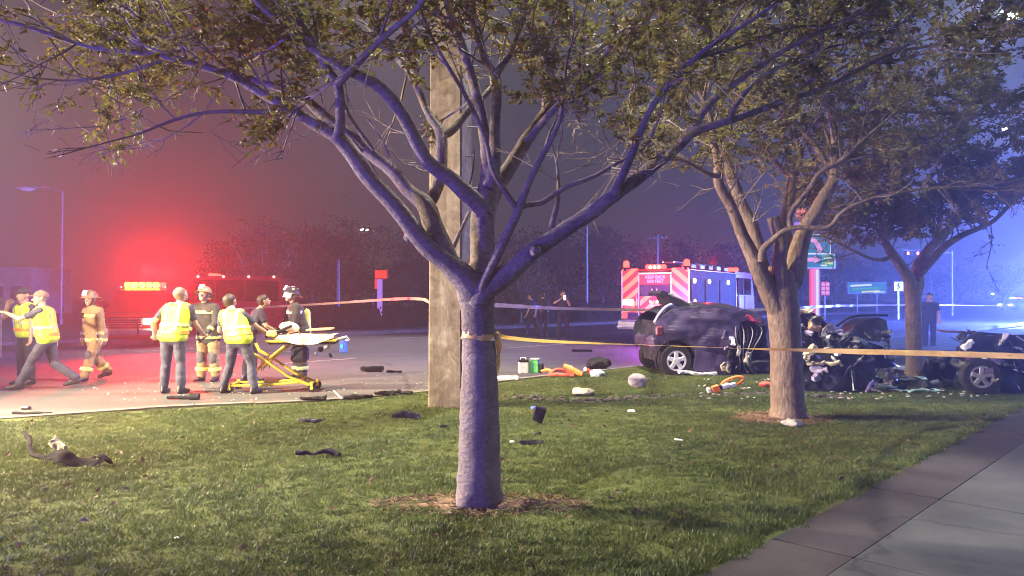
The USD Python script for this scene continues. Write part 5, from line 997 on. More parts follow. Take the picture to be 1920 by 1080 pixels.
# officers across the road
person('officer in dark uniform stepping left, leftmost of three beyond the tape', G(999, 631), 60, 1.86, [(-.1, .26, 0), (.1, -.30, .05)], [(-.26, .12, .9), (.24, .16, .95)], (0, .06), 10, 0, hat='hair', top='navy_dark', legs='navy_dark')
person('officer in dark uniform standing close behind the one stepping left', G(1019, 632) + [0, -.4, 0], 20, 1.88, [(-.12, 0, 0), (.12, .05, 0)], [(-.25, .15, .92), (.2, .3, 1.12)], (0, .05), -20, -5, hat='hair', top='navy_dark', legs='navy_dark')
ph = person('officer in dark trousers raising a lit phone beside the fire engine', G(1055, 636), 190, 1.90, [(-.17, 0, 0), (.17, .05, 0)], [(-.05, .36, 1.50), (.16, .36, 1.52)], (0, .02), -10, 5, hat='short', top='navy_dark', legs='navy_dark')
person('man in dark blue standing beyond the third tree in the blue light', G(1742, 655), 165, 1.80, [(-.11, 0, 0), (.11, .04, 0)], [(-.2, .22, .95), (.34, .1, .92)], (0, .04), -30, -8, hat='hair', top='navy_dark', legs='navy_dark')
def carried(name, label, cat, t, local, mesh, mat):
    R = math.radians(t.x.GetPrim().GetAttribute('xformOp:rotateZ').Get() or 0); k = t.j['k']; p = np.array(local) * [k * 1.14, k * 1.10, k]; w_ = t.loc + [p[0] * math.cos(R) - p[1] * math.sin(R), p[0] * math.sin(R) + p[1] * math.cos(R), p[2]]
    return single(name, moved(mesh, w_, rz=math.degrees(R)), mat, label, cat)
M['phone'] = glow('phone_screen', (1, .97, .85), 1.6)
carried('phone', 'lit phone held up by the officer beside the fire engine', 'phone', ph, (.05, .50, 1.58), box([.10, .02, .2], ch=.008), M['phone'])
# ------------------------------------------------------------------ stretcher
M['sheet'] = look('sheet', (.62, .57, .46), (.72, .67, .56), 9, .9, bump=.5, bscale=16); M['tan_vinyl'] = look('tan_vinyl', (.50, .26, .13), (.58, .32, .17), 8, .5); M['clear_blue'] = look('blue_case', (.06, .12, .62), (.1, .2, .75), 9, .3)
d = G(545, 732)[1]; s = d / FPX; b = np.array([(548 - 960) * s, d, ROAD_Z])
st = Thing('stretcher', 'yellow ambulance stretcher with white sheet and crossed legs beside the responders', 'stretcher', b, rz=4)
def sp(px, py, y=0.0): return np.array([(px - 548) * s, y, (735 - py) * s])
for y in (-.27, .27):
    st.part('side_rail', cyl(sp(506, 642, y), sp(634, 640, y), .022, 8), M['yellow'], smooth=40)
    st.part('leg', tube([sp(474, 648, y), sp(480, 662, y), sp(500, 672, y), sp(548, 706, y), sp(586, 722, y)], .026, 8), M['yellow'], smooth=40)
    st.part('leg', tube([sp(540, 650, y * .86), sp(508, 676, y * .86), sp(486, 698, y * .86)], .026, 8), M['yellow'], smooth=40)
    st.part('base_rail', tube([sp(440, 722, y), sp(500, 722, y), sp(565, 717, y)], .024, 8), M['yellow'], smooth=40)
    st.part('brace', cyl(sp(500, 672, y), sp(500, 696, y), .018, 8), M['yellow'], smooth=40)
    for px, py in ((442, 725), (590, 725)):
        w_ = st.part('wheel', moved(cyl((0, -.02, 0), (0, .02, 0), .075, 18), sp(px, 735 - .075 / s, y)), M['rubber'], smooth=40); st.part('caster_fork', moved(join(box([.05, .07, .10], (0, 0, .06), ch=.01), cyl((0, -.032, 0), (0, .032, 0), .03, 12)), sp(px, 735 - .075 / s, y)), M['yellow'], parent=w_)
st.part('cross_bar', cyl(sp(500, 672, -.27), sp(500, 672, .27), .018, 8), M['yellow']); st.part('cross_bar', cyl(sp(565, 717, -.27), sp(565, 717, .27), .02, 8), M['yellow']); st.part('cross_bar', cyl(sp(440, 722, -.27), sp(440, 722, .27), .02, 8), M['yellow'])
st.part('foot_plate', box([.34, .3, .02], sp(572, 720, 0), ch=.006), M['yellow'])
st.part('deck', box([120 * s, .5, .05], sp(570, 645, 0), ch=.015), M['black'])
mt = box([104 * s, .54, .09], (0, 0, 0), ch=.035); st.part('mattress', crumple(mt, .012, 5, 3, .08), M['tan_vinyl'], smooth=60); 
v = stage.GetPrimAtPath(st.path + '/mattress'); UsdGeom.Xformable(v).AddTranslateOp().Set(tuple(map(float, sp(575, 637, 0))))
# sheet draped over the right part and hanging down in front
nx, ny = 40, 30; U_, V_ = np.meshgrid(np.linspace(0, 1, nx), np.linspace(0, 1, ny)); X = 530 + U_ * 100; arc = V_ * 1.02
Y = np.clip(.30 - arc, -.30, .30); Z = 630 * np.ones_like(X); drop = np.clip(arc - .6, 0, 1) * np.interp(U_, [0, .15, .5, .72, 1], [.3, .75, 1.0, .9, .25])
P = np.stack([(X - 548) * s, Y - .012 * np.clip(arc - .6, 0, .1) * 10, (735 - Z) * s - drop * .42], -1).reshape(-1, 3); P[:, 1] -= .03 * (meshkit.noise(np.column_stack([P[:, 0] * 18, 0 * P[:, 0], P[:, 2] * 3]), 2) - .3) * (P[:, 2] < (735 - 632) * s); P[:, 2] += (meshkit.fbm(P * 7, 3, 4) - .5) * .045
i, j = np.meshgrid(np.arange(nx - 1), np.arange(ny - 1)); q = np.stack([j * nx + i, j * nx + i + 1, (j + 1) * nx + i + 1, (j + 1) * nx + i], -1).reshape(-1, 4)
st.part('sheet', (P, q), M['sheet'], smooth=True)
st.part('pillow', crumple(moved(ball(.17, (0, 0, 0), 3, (1.05, 1.1, .55)), sp(542, 617, .05), ry=8), .03, 6, 8), M['sheet'], smooth=True)
st.part('back_rest', box([.52, .46, .05], sp(527, 624, .02), ry=-24, ch=.02), M['black'])
st.part('board', moved(crumple(box([.46, .40, .035], ch=.012), 0, 1, 1), sp(598, 621, .12), ry=-3), M['tan_vinyl']); st.part('strap', tube([sp(536, 636, -.28), sp(548, 626, -.2), sp(556, 623, .1), sp(560, 636, .28)], .014, 5), M['orange'])
st.part('folded_blanket', crumple(box([.17, .3, .12], sp(516, 628, -.1), ch=.03), .02, 9, 5, .06), M['turnout_tape'], smooth=50)
for k, (px, py, r_) in enumerate(((604, 657, .05), (616, 652, .06), (622, 668, .035), (597, 664, .045))): st.part('monitor_lead', crumple(ball(r_, sp(px, py, -.2), 2), .02, 16, k), M['galv' if k % 2 else 'black'], smooth=40)
mon = st.part('monitor', box([.13, .2, .22], sp(645, 653, -.1), ch=.02), M['clear_blue']); st.part('screen', box([.05, .01, .07], sp(643, 652, -.206)), glow('screen_cyan', (.15, .8, 1.0), 1.3), parent=mon)
st.part('tubing', tube([sp(630, 640, -.2), sp(642, 636, -.24), sp(651, 634, -.2), sp(655, 640, -.1), sp(640, 646, 0)], .02, 6), M['white'], smooth=40)
st.part('bag', crumple(box([.30, .32, .30], sp(560, 668, .12), ch=.06), .03, 6, 2, .1), M['navy_dark'], smooth=50)

# ------------------------------------------------------------------ the wreck
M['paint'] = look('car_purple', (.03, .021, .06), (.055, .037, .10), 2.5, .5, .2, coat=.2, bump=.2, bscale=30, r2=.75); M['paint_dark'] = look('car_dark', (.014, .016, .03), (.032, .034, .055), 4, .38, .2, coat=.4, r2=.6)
M['paint'] = usdkit.material(stage, '/World/Looks/scraped_purple', {'g': ('geometry', {}), 'mp': ('mapping', {'scale': (1.2, 1.2, 9.0), 'rotation': (0, .35, 0)}), 's': ('noise_texture', {'scale': 3.0, 'detail': 8.0, 'roughness': .75}), 'd': ('noise_texture', {'scale': 2.2, 'detail': 5.0}),
    'sr': ('rgb_ramp', {'ramp': [(.58, (0, 0, 0)), (.64, (1, 1, 1))]}), 'dr': ('rgb_ramp', {'ramp': [(.35, (.028, .02, .056)), (.65, (.062, .042, .11))]}), 'm': ('mix_color', {'blend_type': 'mix', 'b': (.20, .18, .20)}), 'rr': ('map_range', {'from_min': .3, 'from_max': .7, 'to_min': .35, 'to_max': .8}),
    'b': ('bump', {'strength': .3, 'distance': .01}), 'p': ('principled_bsdf', {'metallic': .15, 'coat_weight': .2, 'coat_roughness': .2})},
    [('g.position', 'mp.vector'), ('mp.vector', 's.vector'), ('g.position', 'd.vector'), ('s.fac', 'sr.fac'), ('d.fac', 'dr.fac'), ('sr.color', 'm.fac'), ('dr.color', 'm.a'), ('m.result', 'p.base_color'), ('d.fac', 'rr.value'), ('rr.result', 'p.roughness'), ('s.fac', 'b.height'), ('b.normal', 'p.normal')], surface='p.BSDF')
M['inside'] = look('car_inside', (.012, .013, .02), (.04, .04, .055), 8, .85, spec=.15); M['beige'] = look('beige_trim', (.25, .22, .16), (.36, .32, .24), 10, .7, bump=.4); M['case_white'] = look('case_white', (.42, .42, .46), (.56, .56, .60), 9, .6); M['alloy'] = look('alloy', (.55, .52, .60), (.66, .63, .70), 5, .35, .35)
d = 14.95; s = d / FPX
wa_ = Thing('wrecked_car', 'torn-off rear half of a wrecked purple car with one alloy wheel showing', 'car wreck', ((1268 - 960) * s, d, 0), rz=5)
def wp(px, py): return ((px - 1268) * s, (706 - py) * s)
out = Polygon([wp(*p) for p in ((1234, 672), (1228, 655), (1225, 632), (1229, 612), (1240, 596), (1262, 584), (1290, 580), (1330, 578), (1390, 580), (1430, 588), (1440, 594), (1436, 602), (1412, 600), (1396, 606), (1389, 622), (1384, 640), (1376, 652), (1372, 672), (1364, 690), (1358, 711), (1338, 708), (1320, 703), (1297, 696))])
arch = Point(*wp(1268, 677)).buffer(39 * s, quad_segs=12)
shell = out.difference(arch); W = 1.72
def bent(poly, th, y0, sz=.12, amp=.035, seed=1, belly=.10):
    """A body panel: outline in side view, bulged like pressed steel and dented."""
    m = upright(extrude(poly, th)); m.apply_translation([0, th + y0, 0]); v, f = trimesh.remesh.subdivide_to_size(m.vertices, m.faces, sz, max_iter=12); m = trimesh.Trimesh(v, f, process=True); v = m.vertices.copy()
    v[:, 1] += belly * np.clip((v[:, 2] - .55) / .8, -.3, 1) ** 2; dd = np.stack([meshkit.fbm(v * [2.2, .3, 2.2] + k * 9 + seed, 3, seed + k) - .5 for k in range(3)], -1); v += dd * amp * 2 * [.35, 1.3, .35]
    return trimesh.Trimesh(v, m.faces, process=False)
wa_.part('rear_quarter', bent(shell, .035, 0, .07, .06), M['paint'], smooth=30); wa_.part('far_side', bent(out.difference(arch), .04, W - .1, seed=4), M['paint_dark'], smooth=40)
lowp = Polygon([wp(*p) for p in ((1304, 656), (1340, 664), (1376, 672), (1368, 690), (1360, 708), (1338, 704), (1320, 699), (1300, 692))]); wa_.part('torn_door', bent(lowp, .03, -.045, .06, .04, 7, .0), M['paint'], smooth=30)
top_ = [wp(*p) for p in ((1240, 596), (1262, 584), (1290, 580), (1330, 578), (1390, 580), (1438, 592))]
nv = 14; yy = np.linspace(.06, W - .05, nv); Pq = np.array([[(x, y + .06, z - .10 * (2 * k / (nv - 1) - 1) ** 2 + .09) for k, y in enumerate(yy)] for x, z in top_]).reshape(-1, 3)
i, j = np.meshgrid(np.arange(len(top_) - 1), np.arange(nv - 1), indexing='ij'); q = np.stack([i * nv + j, i * nv + j + 1, (i + 1) * nv + j + 1, (i + 1) * nv + j], -1).reshape(-1, 4)
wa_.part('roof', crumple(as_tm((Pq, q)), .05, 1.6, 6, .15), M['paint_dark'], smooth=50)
wa_.part('wheel_well', moved(tube([(math.cos(a) * 39 * s, 0, math.sin(a) * 39 * s) for a in np.linspace(-.3, math.pi + .3, 18)], .03, 6), (0, .03, (706 - 677) * s)), M['black'])
wa_.part('floor_pan', crumple(box([1.25, W - .2, .12], (.35, W / 2, .30)), .04, 3, 3, .2), M['inside']); wa_.part('rear_bulkhead', crumple(box([.1, W - .2, .75], (-.25, W / 2, .72)), .04, 3, 9, .2), M['inside'])
R_ = 31 * s
wheel(wa_, (0, .10, 28 * s), R_, .21, -1, rim='alloy', spokes=5, tilt=0); wheel(wa_, (0, W - .1, 28 * s), R_, .21, 1, rim='alloy', spokes=5, tilt=0)
wa_.part('rear_bumper', crumple(moved(box([.14, W * .9, .26], ch=.06), (-.40, W / 2, .66)), .06, 2.5, 8, .1), M['paint'], smooth=40); wa_.part('tail_lamp', box([.16, .09, .2], (wp(1236, 622)[0], .03, wp(1236, 622)[1]), ch=.03), look('lamp_red_off', (.12, .02, .05), rough=.35))
def wtube(pts, r, mat, name, y=0.0, y2=None): 
    y2 = y if y2 is None else y2; ys = np.linspace(y, y2, len(pts)); P_, R2_ = spline([(*((wp(*p)[0]),), yy_, wp(*p)[1]) for p, yy_ in zip(pts, ys)], [r] * len(pts), .06); return wa_.part(name, tube(P_, R2_, 8), M[mat], smooth=50)
M['lilac'] = look('car_trim_bright', (.28, .25, .40), (.38, .34, .50), 6, .5)
wtube([(1229, 607), (1238, 594), (1252, 580), (1268, 573)], .035, 'lilac', 'window_frame', .1, .3); wtube([(1256, 577), (1275, 576), (1292, 577)], .035, 'lilac', 'window_frame', .3, .5)
lid = Polygon([wp(*p) for p in ((1246, 551), (1250, 546), (1262, 549), (1284, 560), (1308, 572), (1311, 582), (1296, 584), (1270, 572), (1262, 556), (1250, 556))]); wa_.part('raised_hatch', bent(lid, .9, .35, .15, .03, 3, 0), M['inside'], smooth=40)
wa_.part('hatch_edge', tube([(wp(1262, 552)[0], .33, wp(1262, 552)[1]), (wp(1285, 562)[0], .32, wp(1285, 562)[1]), (wp(1309, 574)[0], .32, wp(1309, 574)[1])], .02, 6), M['galv']); wa_.part('wiper', tube([(wp(1246, 552)[0], .4, wp(1246, 552)[1]), (wp(1258, 566)[0], .36, wp(1258, 566)[1]), (wp(1240, 592)[0], .3, wp(1240, 592)[1])], .014, 5), M['black'])
r = np.random.default_rng(5)
for k in range(26):      # torn metal, wires and trim along the cut
    px, py = r.uniform(1362, 1440), r.uniform(600, 715); x, z = wp(px, py); m = crumple(box([r.uniform(.05, .22), r.uniform(.04, .3), r.uniform(.08, .34)], ch=.01), .05, 7, k, .08); wa_.part('torn_metal', moved(m, (x, r.uniform(.1, W - .3), max(z, .08)), rz=r.uniform(-50, 50), ry=r.uniform(-40, 40)), M[('inside', 'paint_dark', 'dark_metal')[k % 3]], smooth=30)
for px, py, w_, h_, mt in ((1375, 643, 8, 9, 'white'), (1362, 690, 17, 18, 'beige'), (1403, 672, 11, 22, 'beige'), (1368, 668, 7, 16, 'black'), (1386, 660, 6, 22, 'galv')): x, z = wp(px, py); wa_.part('trim_piece', crumple(box([w_ * s, .05, h_ * s], (x, -.06, z), ry=12, ch=.01), .05, 10, int(px), .025), M[mt], smooth=40)
for k in range(7): x, z = wp(1388 + k * 6, 606); wa_.part('cable', tube(spline([(x, .1 + .1 * k, z), (x - .05 + .02 * k, .0, z - .3), (x - .02 * k, -.02, z - .62), (x + .04, .05, .1)], [.011] * 4, .08)[0], .011, 5), M['black' if k % 2 else 'galv'])
wa_.part('seat_back', crumple(moved(box([.5, .55, .75], ch=.14), (1.55, .7, .62), ry=14), .05, 3, 4, .12), M['inside'], smooth=50); wa_.part('seat_cushion', crumple(moved(box([.75, .6, .3], ch=.1), (1.7, .7, .28), ry=-6), .05, 3, 5, .12), M['inside'], smooth=50)
wa_.part('crushed_cabin', crumple(moved(box([.95, 1.2, .95], ch=.1), (wp(1418, 0)[0], .95, .62), ry=4), .12, 2.6, 14, .1), M['inside'], smooth=40); wa_.part('crushed_sill', crumple(moved(box([1.0, .5, .3], ch=.05), (wp(1425, 0)[0], .35, .16), ry=-5), .08, 4, 15, .08), M['paint_dark'], smooth=40)
x, z = wp(1420, 600); wa_.part('red_lens', crumple(moved(box([.34, .08, .08], ch=.02), (x, .1, z), ry=26), .06, 8, 3, .03), look('lens_pink', (.30, .03, .07), rough=.35), smooth=40)
single('sill_strip', crumple(moved(box([.78, .10, .05], ch=.012), ground(1310, 706) + [0, .1, .05], rz=4, ry=2), .06, 5, 2, .03), M['case_white'], 'white broken sill strip lying on the grass below the purple car', 'car part', smooth=40)

# crumpled middle and front
d = 12.4; s = d / FPX
wb_ = Thing('wrecked_car', 'crushed dark middle of a wrecked car on its belly right of the second tree', 'car wreck', ((1570 - 960) * s, d, 0))
def bp(px, py, y=0.0): return np.array([(px - 1570) * s, y, (742 - py) * s])
def bpoly(pts): return Polygon([((px - 1570) * s, (742 - py) * s) for px, py in pts])
wb_.part('door_skin', bent(bpoly(((1498, 668), (1530, 664), (1580, 672), (1622, 676), (1640, 690), (1646, 715), (1640, 738), (1590, 742), (1540, 741), (1500, 742))), .05, 0, .06, .10, 11, .03), M['paint_dark'], smooth=40)
wb_.part('upper_hull', bent(bpoly(((1496, 600), (1516, 592), (1548, 594), (1556, 610), (1585, 630), (1620, 640), (1650, 652), (1700, 668), (1704, 700), (1640, 700), (1600, 680), (1500, 676))), .3, .45, .07, .13, 12, .0), M['inside'], smooth=40)
wb_.part('door_crease', bent(bpoly(((1502, 684), (1560, 682), (1606, 698), (1600, 703), (1556, 690), (1502, 690))), .03, -.05, .07, .03, 15, .1), M['paint_dark'], smooth=40)
for k, (px, py, w_, h_, ry, mt, y) in enumerate(((1518, 593, 34, 8, -4, 'beige', .3), (1536, 621, 24, 11, 22, 'tan_vinyl', .28), (1553, 635, 14, 14, 10, 'steel', .25), (1560, 648, 7, 22, 0, 'galv', .2), (1566, 622, 10, 6, 0, 'white', .25), (1512, 668, 11, 34, 38, 'beige', -.08), (1533, 672, 14, 8, 20, 'clear_blue', .1), (1537, 688, 60, 5, -6, 'beige', -.06), (1563, 668, 12, 6, 0, 'white', -.05), (1602, 637, 10, 4, 0, 'galv', .4), (1640, 652, 9, 6, 30, 'beige', .4), (1547, 612, 30, 22, 12, 'dark_metal', .5), (1585, 655, 60, 14, 8, 'dark_metal', .4), (1625, 668, 50, 12, 4, 'inside', .3))):
    wb_.part('crushed_part', crumple(moved(box([w_ * s, .10, h_ * s], ch=.012), bp(px, py, y - .05), ry=ry, rz=float(k * 37 % 50 - 25)), .07, 8, k, .03), M[mt], smooth=40)
for k in range(12): px, py = 1510 + 15 * k + r.uniform(-6, 6), r.uniform(645, 690); wb_.part('torn_metal', crumple(moved(box([r.uniform(.05, .2), .06, r.uniform(.05, .16)], ch=.01), bp(px, py, r.uniform(-.05, .4)), ry=r.uniform(-60, 60)), .05, 8, k + 50, .06), M[('inside', 'paint_dark', 'dark_metal', 'galv')[k % 4]], smooth=30)
P_, R2_ = spline([bp(1556, 608, .4), bp(1588, 622, .5), bp(1612, 611, .6), bp(1636, 603, .7), bp(1715, 601, .9)], [.024, .024, .022, .02, .018], .06); wb_.part('bent_pillar', tube(P_, R2_, 8), M['inside'], smooth=50)
P_, R2_ = spline([bp(1560, 612, .4), bp(1592, 634, .4), bp(1620, 648, .45)], [.03, .026, .02], .06); wb_.part('bent_pillar', tube(P_, R2_, 8), M['inside'], smooth=50)
wb_.part('crumpled_bonnet', bent(bpoly(((1646, 640), (1660, 620), (1682, 609), (1708, 606), (1722, 612), (1724, 652), (1690, 654), (1655, 650))), .5, 1.0, .1, .04, 21, .1), M['paint_dark'], smooth=40)
d = 12.2; s = d / FPX
wc_ = Thing('wrecked_car', 'torn front end of a wrecked dark car with a bare wheel at the right edge', 'car wreck', ((1832 - 960) * s, d, 0))
def cp(px, py, y=0.0): return np.array([(px - 1832) * s, y, (744 - py) * s])
def cpoly(pts): return Polygon([((px - 1832) * s, (744 - py) * s) for px, py in pts])
wheel(wc_, cp(1834, 711, -.02), 33.5 * s, .22, -1, rim='galv', spokes=5, tilt=-14); wheel(wc_, cp(1850, 713, 1.35), 31 * s, .22, 1, rim='galv', spokes=5, tilt=10)
fen = cpoly(((1800, 664), (1806, 645), (1824, 634), (1840, 628), (1852, 636), (1880, 634), (1960, 640), (2010, 652), (2016, 700), (2000, 738), (1880, 742), (1868, 700))).difference(Point(0.02, 33 * s).buffer(40 * s))
wc_.part('fender', bent(fen, .05, .0, .08, .05, 31, .12), M['paint_dark'], smooth=40); wc_.part('engine_block', crumple(box([1.1, .7, .5], (.85, .75, .45), ch=.05), .08, 3, 6, .12), M['dark_metal'], smooth=30)
wc_.part('bonnet', crumple(as_tm(box([1.5, 1.1, .03], (.75, .65, (744 - 636) * s), ry=3)), .06, 2, 7, .14), M['paint_dark'], smooth=50)
for k, (px, py, w_, h_, ry, mt, y) in enumerate(((1812, 651, 24, 8, -32, 'white', -.06), (1818, 636, 14, 14, 20, 'inside', .2), (1841, 632, 20, 12, 20, 'dark_metal', .3), (1840, 680, 10, 6, -20, 'alloy', -.06), (1852, 714, 12, 7, -10, 'beige', -.2), (1895, 696, 8, 6, 0, 'white', -.08), (1915, 704, 16, 6, 20, 'beige', -.08), (1888, 690, 20, 10, 10, 'galv', -.02), (1874, 646, 10, 5, 0, 'galv', -.04), (1790, 672, 26, 10, -10, 'inside', .3), (1770, 684, 40, 10, -8, 'paint_dark', .2), (1905, 660, 14, 4, 0, 'galv', -.05))):
    wc_.part('crushed_part', crumple(moved(box([w_ * s, .08, h_ * s], ch=.012), cp(px, py, y), ry=ry), .06, 9, k + 70, .03), M[mt], smooth=40)
wc_.part('strut', cyl(cp(1836, 706, .1), cp(1850, 655, .3), .035, 10), M['dark_metal']); wc_.part('hose', tube(spline([cp(1862, 650, -.02), cp(1880, 668, -.08), cp(1908, 676, -.05), cp(1930, 700, -.02)], [.016] * 4, .06)[0], .016, 6), M['rubber'])
M['tint'] = look('windscreen_shards', (.12, .26, .30), (.28, .45, .48), 22, .12, coat=.5, bump=.5, bscale=40)
for k, (px, py, w_, h_, rz) in enumerate(((1668, 730, .30, .10, 10), (1700, 737, .36, .06, -6), (1748, 714, .5, .12, 3), (1786, 706, .34, .2, 14), (1735, 739, .5, .05, 2), (1690, 716, .3, .2, 30))):
    single('windscreen_glass', crumple(moved(box([w_, h_ * 2, .015]), ground(px, py) + [0, .05, .05], rz=rz, rx=r.uniform(-4, 10)), .06, 7, k, .05), M['tint'], 'teal shard of crushed windscreen glass on the grass between the two wreck pieces', 'glass', 'windscreen glass pieces', smooth=40)
single('crushed_panel', crumple(moved(box([.75, .5, .05]), ground(1735, 712) + [0, .7, .12], ry=8, rx=14), .1, 3, 12, .06), M['paint_dark'], 'flat dark crushed panel lying between the wreck pieces', 'car part', smooth=30)

for t_, fn_, xs_, ys_, n_ in ((wb_, bp, (1498, 1690), (610, 735), 46), (wc_, cp, (1775, 1925), (640, 738), 26)):
    for k in range(n_):
        px, py = r.uniform(*xs_), r.uniform(*ys_); sz = [r.uniform(.04, .30), r.uniform(.02, .12), r.uniform(.02, .14)]; p_ = fn_(px, py, r.uniform(-.12, .25)); p_[2] = max(p_[2], .05)
        if k % 5 == 0: m_ = tube(spline([p_, p_ + r.normal(0, .12, 3), p_ + r.normal(0, .2, 3)], [.012, .012, .008], .05)[0], .011, 5); nm_ = 'cable'
        else: m_ = moved(crumple(box(sz, ch=.008), .05, 9, k + 200, .05), p_, rz=r.uniform(-60, 60), ry=r.uniform(-70, 70)); nm_ = 'torn_metal'
        t_.part(nm_, m_, M[('paint_dark', 'dark_metal', 'galv', 'inside', 'paint_dark', 'paint', 'lilac')[k % 7]], smooth=25)
for k in range(16): px, py = r.uniform(1366, 1440), r.uniform(598, 712); x, z = wp(px, py); wa_.part('torn_metal', moved(crumple(box([r.uniform(.04, .2), .04, r.uniform(.03, .2)], ch=.008), .05, 9, k + 300, .05), (x, r.uniform(-.08, .3), max(z, .06)), rz=r.uniform(-60, 60), ry=r.uniform(-70, 70)), M[('galv', 'paint', 'dark_metal', 'lilac')[k % 4]], smooth=25)
for k in range(34):
    px, py = r.uniform(1640, 1800), r.uniform(690, 738); p_ = ground(px, py) + [0, r.uniform(-.1, .5), 0]; m_ = moved(crumple(box([r.uniform(.06, .35), r.uniform(.04, .2), r.uniform(.02, .16)], ch=.008), .06, 7, k + 400, .05), p_ + [0, 0, .07], rz=r.uniform(-70, 70), ry=r.uniform(-40, 40))
    single('wreck_scrap', m_, M[('paint_dark', 'dark_metal', 'inside', 'galv', 'black')[k % 5]], 'dark torn scrap lying between the two dark wreck pieces', 'scrap', 'torn scraps between the wreck pieces', smooth=25)
# ------------------------------------------------------------------ scattered pieces
def strewn(name, label, cat, px, py, size, mat, rz=0, ry=0, rx=0, amp=.02, sc=6, z=0.0, ch=.012, group=None, lift=0.0, sub=None):
    p = ground(px, py, z); m = box(size, ch=ch, rz=rz, ry=ry, rx=rx); m = crumple(m, amp, sc, int(px * 7 + py), sub or max(min(size) * 1.2, .05)); m.apply_translation([p[0], p[1], p[2] - m.bounds[0][2] + lift]); return single(name, m, M[mat], label, cat, group, smooth=40)
u_ = np.linspace(0, 1, 22); w_ = np.linspace(-1, 1, 9); UU, WW = np.meshgrid(u_, w_, indexing='ij'); p0 = ground(150, 872)
prof_ = np.stack([(UU - .5) * .62, WW * (.10 - .05 * UU), .10 * (1 - UU * .55) * (1 - WW ** 2) + .02 + .03 * np.sin(UU * 9 + WW)], -1).reshape(-1, 3); prof_ += np.stack([meshkit.fbm(prof_ * 9 + k * 5, 3, k) - .5 for k in range(3)], -1) * [.03, .05, .06]
ii, jj = np.meshgrid(np.arange(21), np.arange(8), indexing='ij'); qq = np.stack([ii * 9 + jj, ii * 9 + jj + 1, (ii + 1) * 9 + jj + 1, (ii + 1) * 9 + jj], -1).reshape(-1, 4); keep_ = meshkit.noise(prof_[qq[:, 0]] * 14, 4) > .24
bpm = as_tm((prof_, qq[keep_])); bpm = trimesh.Trimesh(np.vstack([bpm.vertices, bpm.vertices - [0, 0, .008]]), np.vstack([bpm.faces, bpm.faces[:, ::-1] + len(bpm.vertices)]), process=False)
single('bumper_piece', moved(bpm, p0, rz=-8), M['black'], 'long dark bumper piece with tan inner side lying on the lawn at the left', 'car part', smooth=50)
m = crumple(moved(box([.20, .03, .10], ch=.01), (0, 0, 0), rz=-20, ry=20), .06, 9, 4, .02); p = ground(112, 850); m.apply_translation([p[0], p[1] - .02, .09]); single('foam_piece', m, M['beige'], 'tan torn foam leaning on the long dark bumper piece', 'car part', smooth=40)
m = tube(spline([ground(44, 838) + [0, 0, .16], ground(56, 848) + [0, 0, .09], ground(64, 858) + [0, 0, .03], ground(110, 862) + [0, 0, .02]], [.01, .03, .035, .015], .03)[0], spline([(0, 0, 0), (1, 0, 0), (2, 0, 0), (3, 0, 0)], [.01, .03, .035, .015], .03)[1][:1].repeat(1)[0] + .012, 6)
single('trim_strip', crumple(m, .02, 14, 3), M['black'], 'jagged black trim strip standing up at the left of the bumper piece', 'car part', smooth=30)
for nm, lb, px, py, sz, rz, mt in (('trim_strip', 'thin bent dark strip on the lawn between the bumper piece and the nearest tree', 598, 857, [.46, .06, .04], -4, 'black'), ('trim_strip', 'dark winged scrap on the lawn left of the concrete post', 762, 786, [.36, .08, .06], 3, 'dark_metal'),
    ('trim_strip', 'faint grey strip on the lawn below the stretcher', 582, 794, [.36, .05, .04], -3, 'dark_metal'), ('trim_strip', 'short dark strip on the grass right of the nearest trunk', 995, 836, [.24, .05, .04], -3, 'black'), ('trim_strip', 'small dark fleck of plastic on the grass above the short strip', 1005, 817, [.10, .05, .03], 5, 'black'),
    ('trim_strip', 'small dark fleck on the lawn beside the nearest trunk', 832, 802, [.10, .06, .03], 5, 'black')): strewn(nm, lb, 'car part', px, py, sz, mt, rz=rz, amp=.045, sc=9, sub=.028)
strewn('black_lump', 'upright black lump on the grass casting a long shadow right of the nearest trunk', 'car part', 1011, 795, [.13, .12, .20], 'black', ry=16, amp=.04); strewn('scrap', 'pale blue scrap just behind the upright black lump', 'scrap', 1006, 768, [.16, .08, .04], 'clear_blue', rz=10)
for k, (px, py, sz, lb) in enumerate(((960, 832, [.06, .04, .03], 'small white scrap beside the short dark strip'), (1183, 773, [.10, .06, .03], 'small white scrap on the lawn midway between the two near trees'), (331, 1010, [.03, .02, .015], 'tiny white scrap low in the dark foreground grass'), (1272, 826, [.08, .06, .015], 'pale leaf-sized scrap on the lawn before the second tree'))): strewn('scrap', lb, 'scrap', px, py, sz, 'white')
def lumpy(name, label, cat, px, py, sc, mat, amp=.05, freq=6, seed=1, z=0.0): p = ground(px, py, z); m = crumple(ball(.5, (0, 0, 0), 4, sc), amp, freq, seed); m = crumple(m, amp * .25, freq * 2.6, seed + 5); m.apply_translation([p[0], p[1], p[2] - m.bounds[0][2] - .02]); return single(name, m, M[mat], label, cat, smooth=True)
M['headrest_cloth'] = look('headrest_cloth', (.22, .18, .24), (.36, .33, .28), 6, .85); M['pale_stone'] = look('pale_stone', (.32, .30, .27), (.45, .43, .39), 12, .9)
lumpy('cushion', 'grey-beige torn cushion on the grass beside the dark rut', 'cushion', 1090, 741, (.36, .30, .12), 'beige', .06, 6)
lumpy('headrest', 'pale headrest leaning on the grass left of the purple wreck', 'headrest', 1196, 727, (.34, .22, .26), 'headrest_cloth', .05, 4, 4)
lumpy('stone', 'white stone at the foot of the second tree', 'stone', 1484, 800, (.24, .16, .09), 'pale_stone', .04, 9, 6)
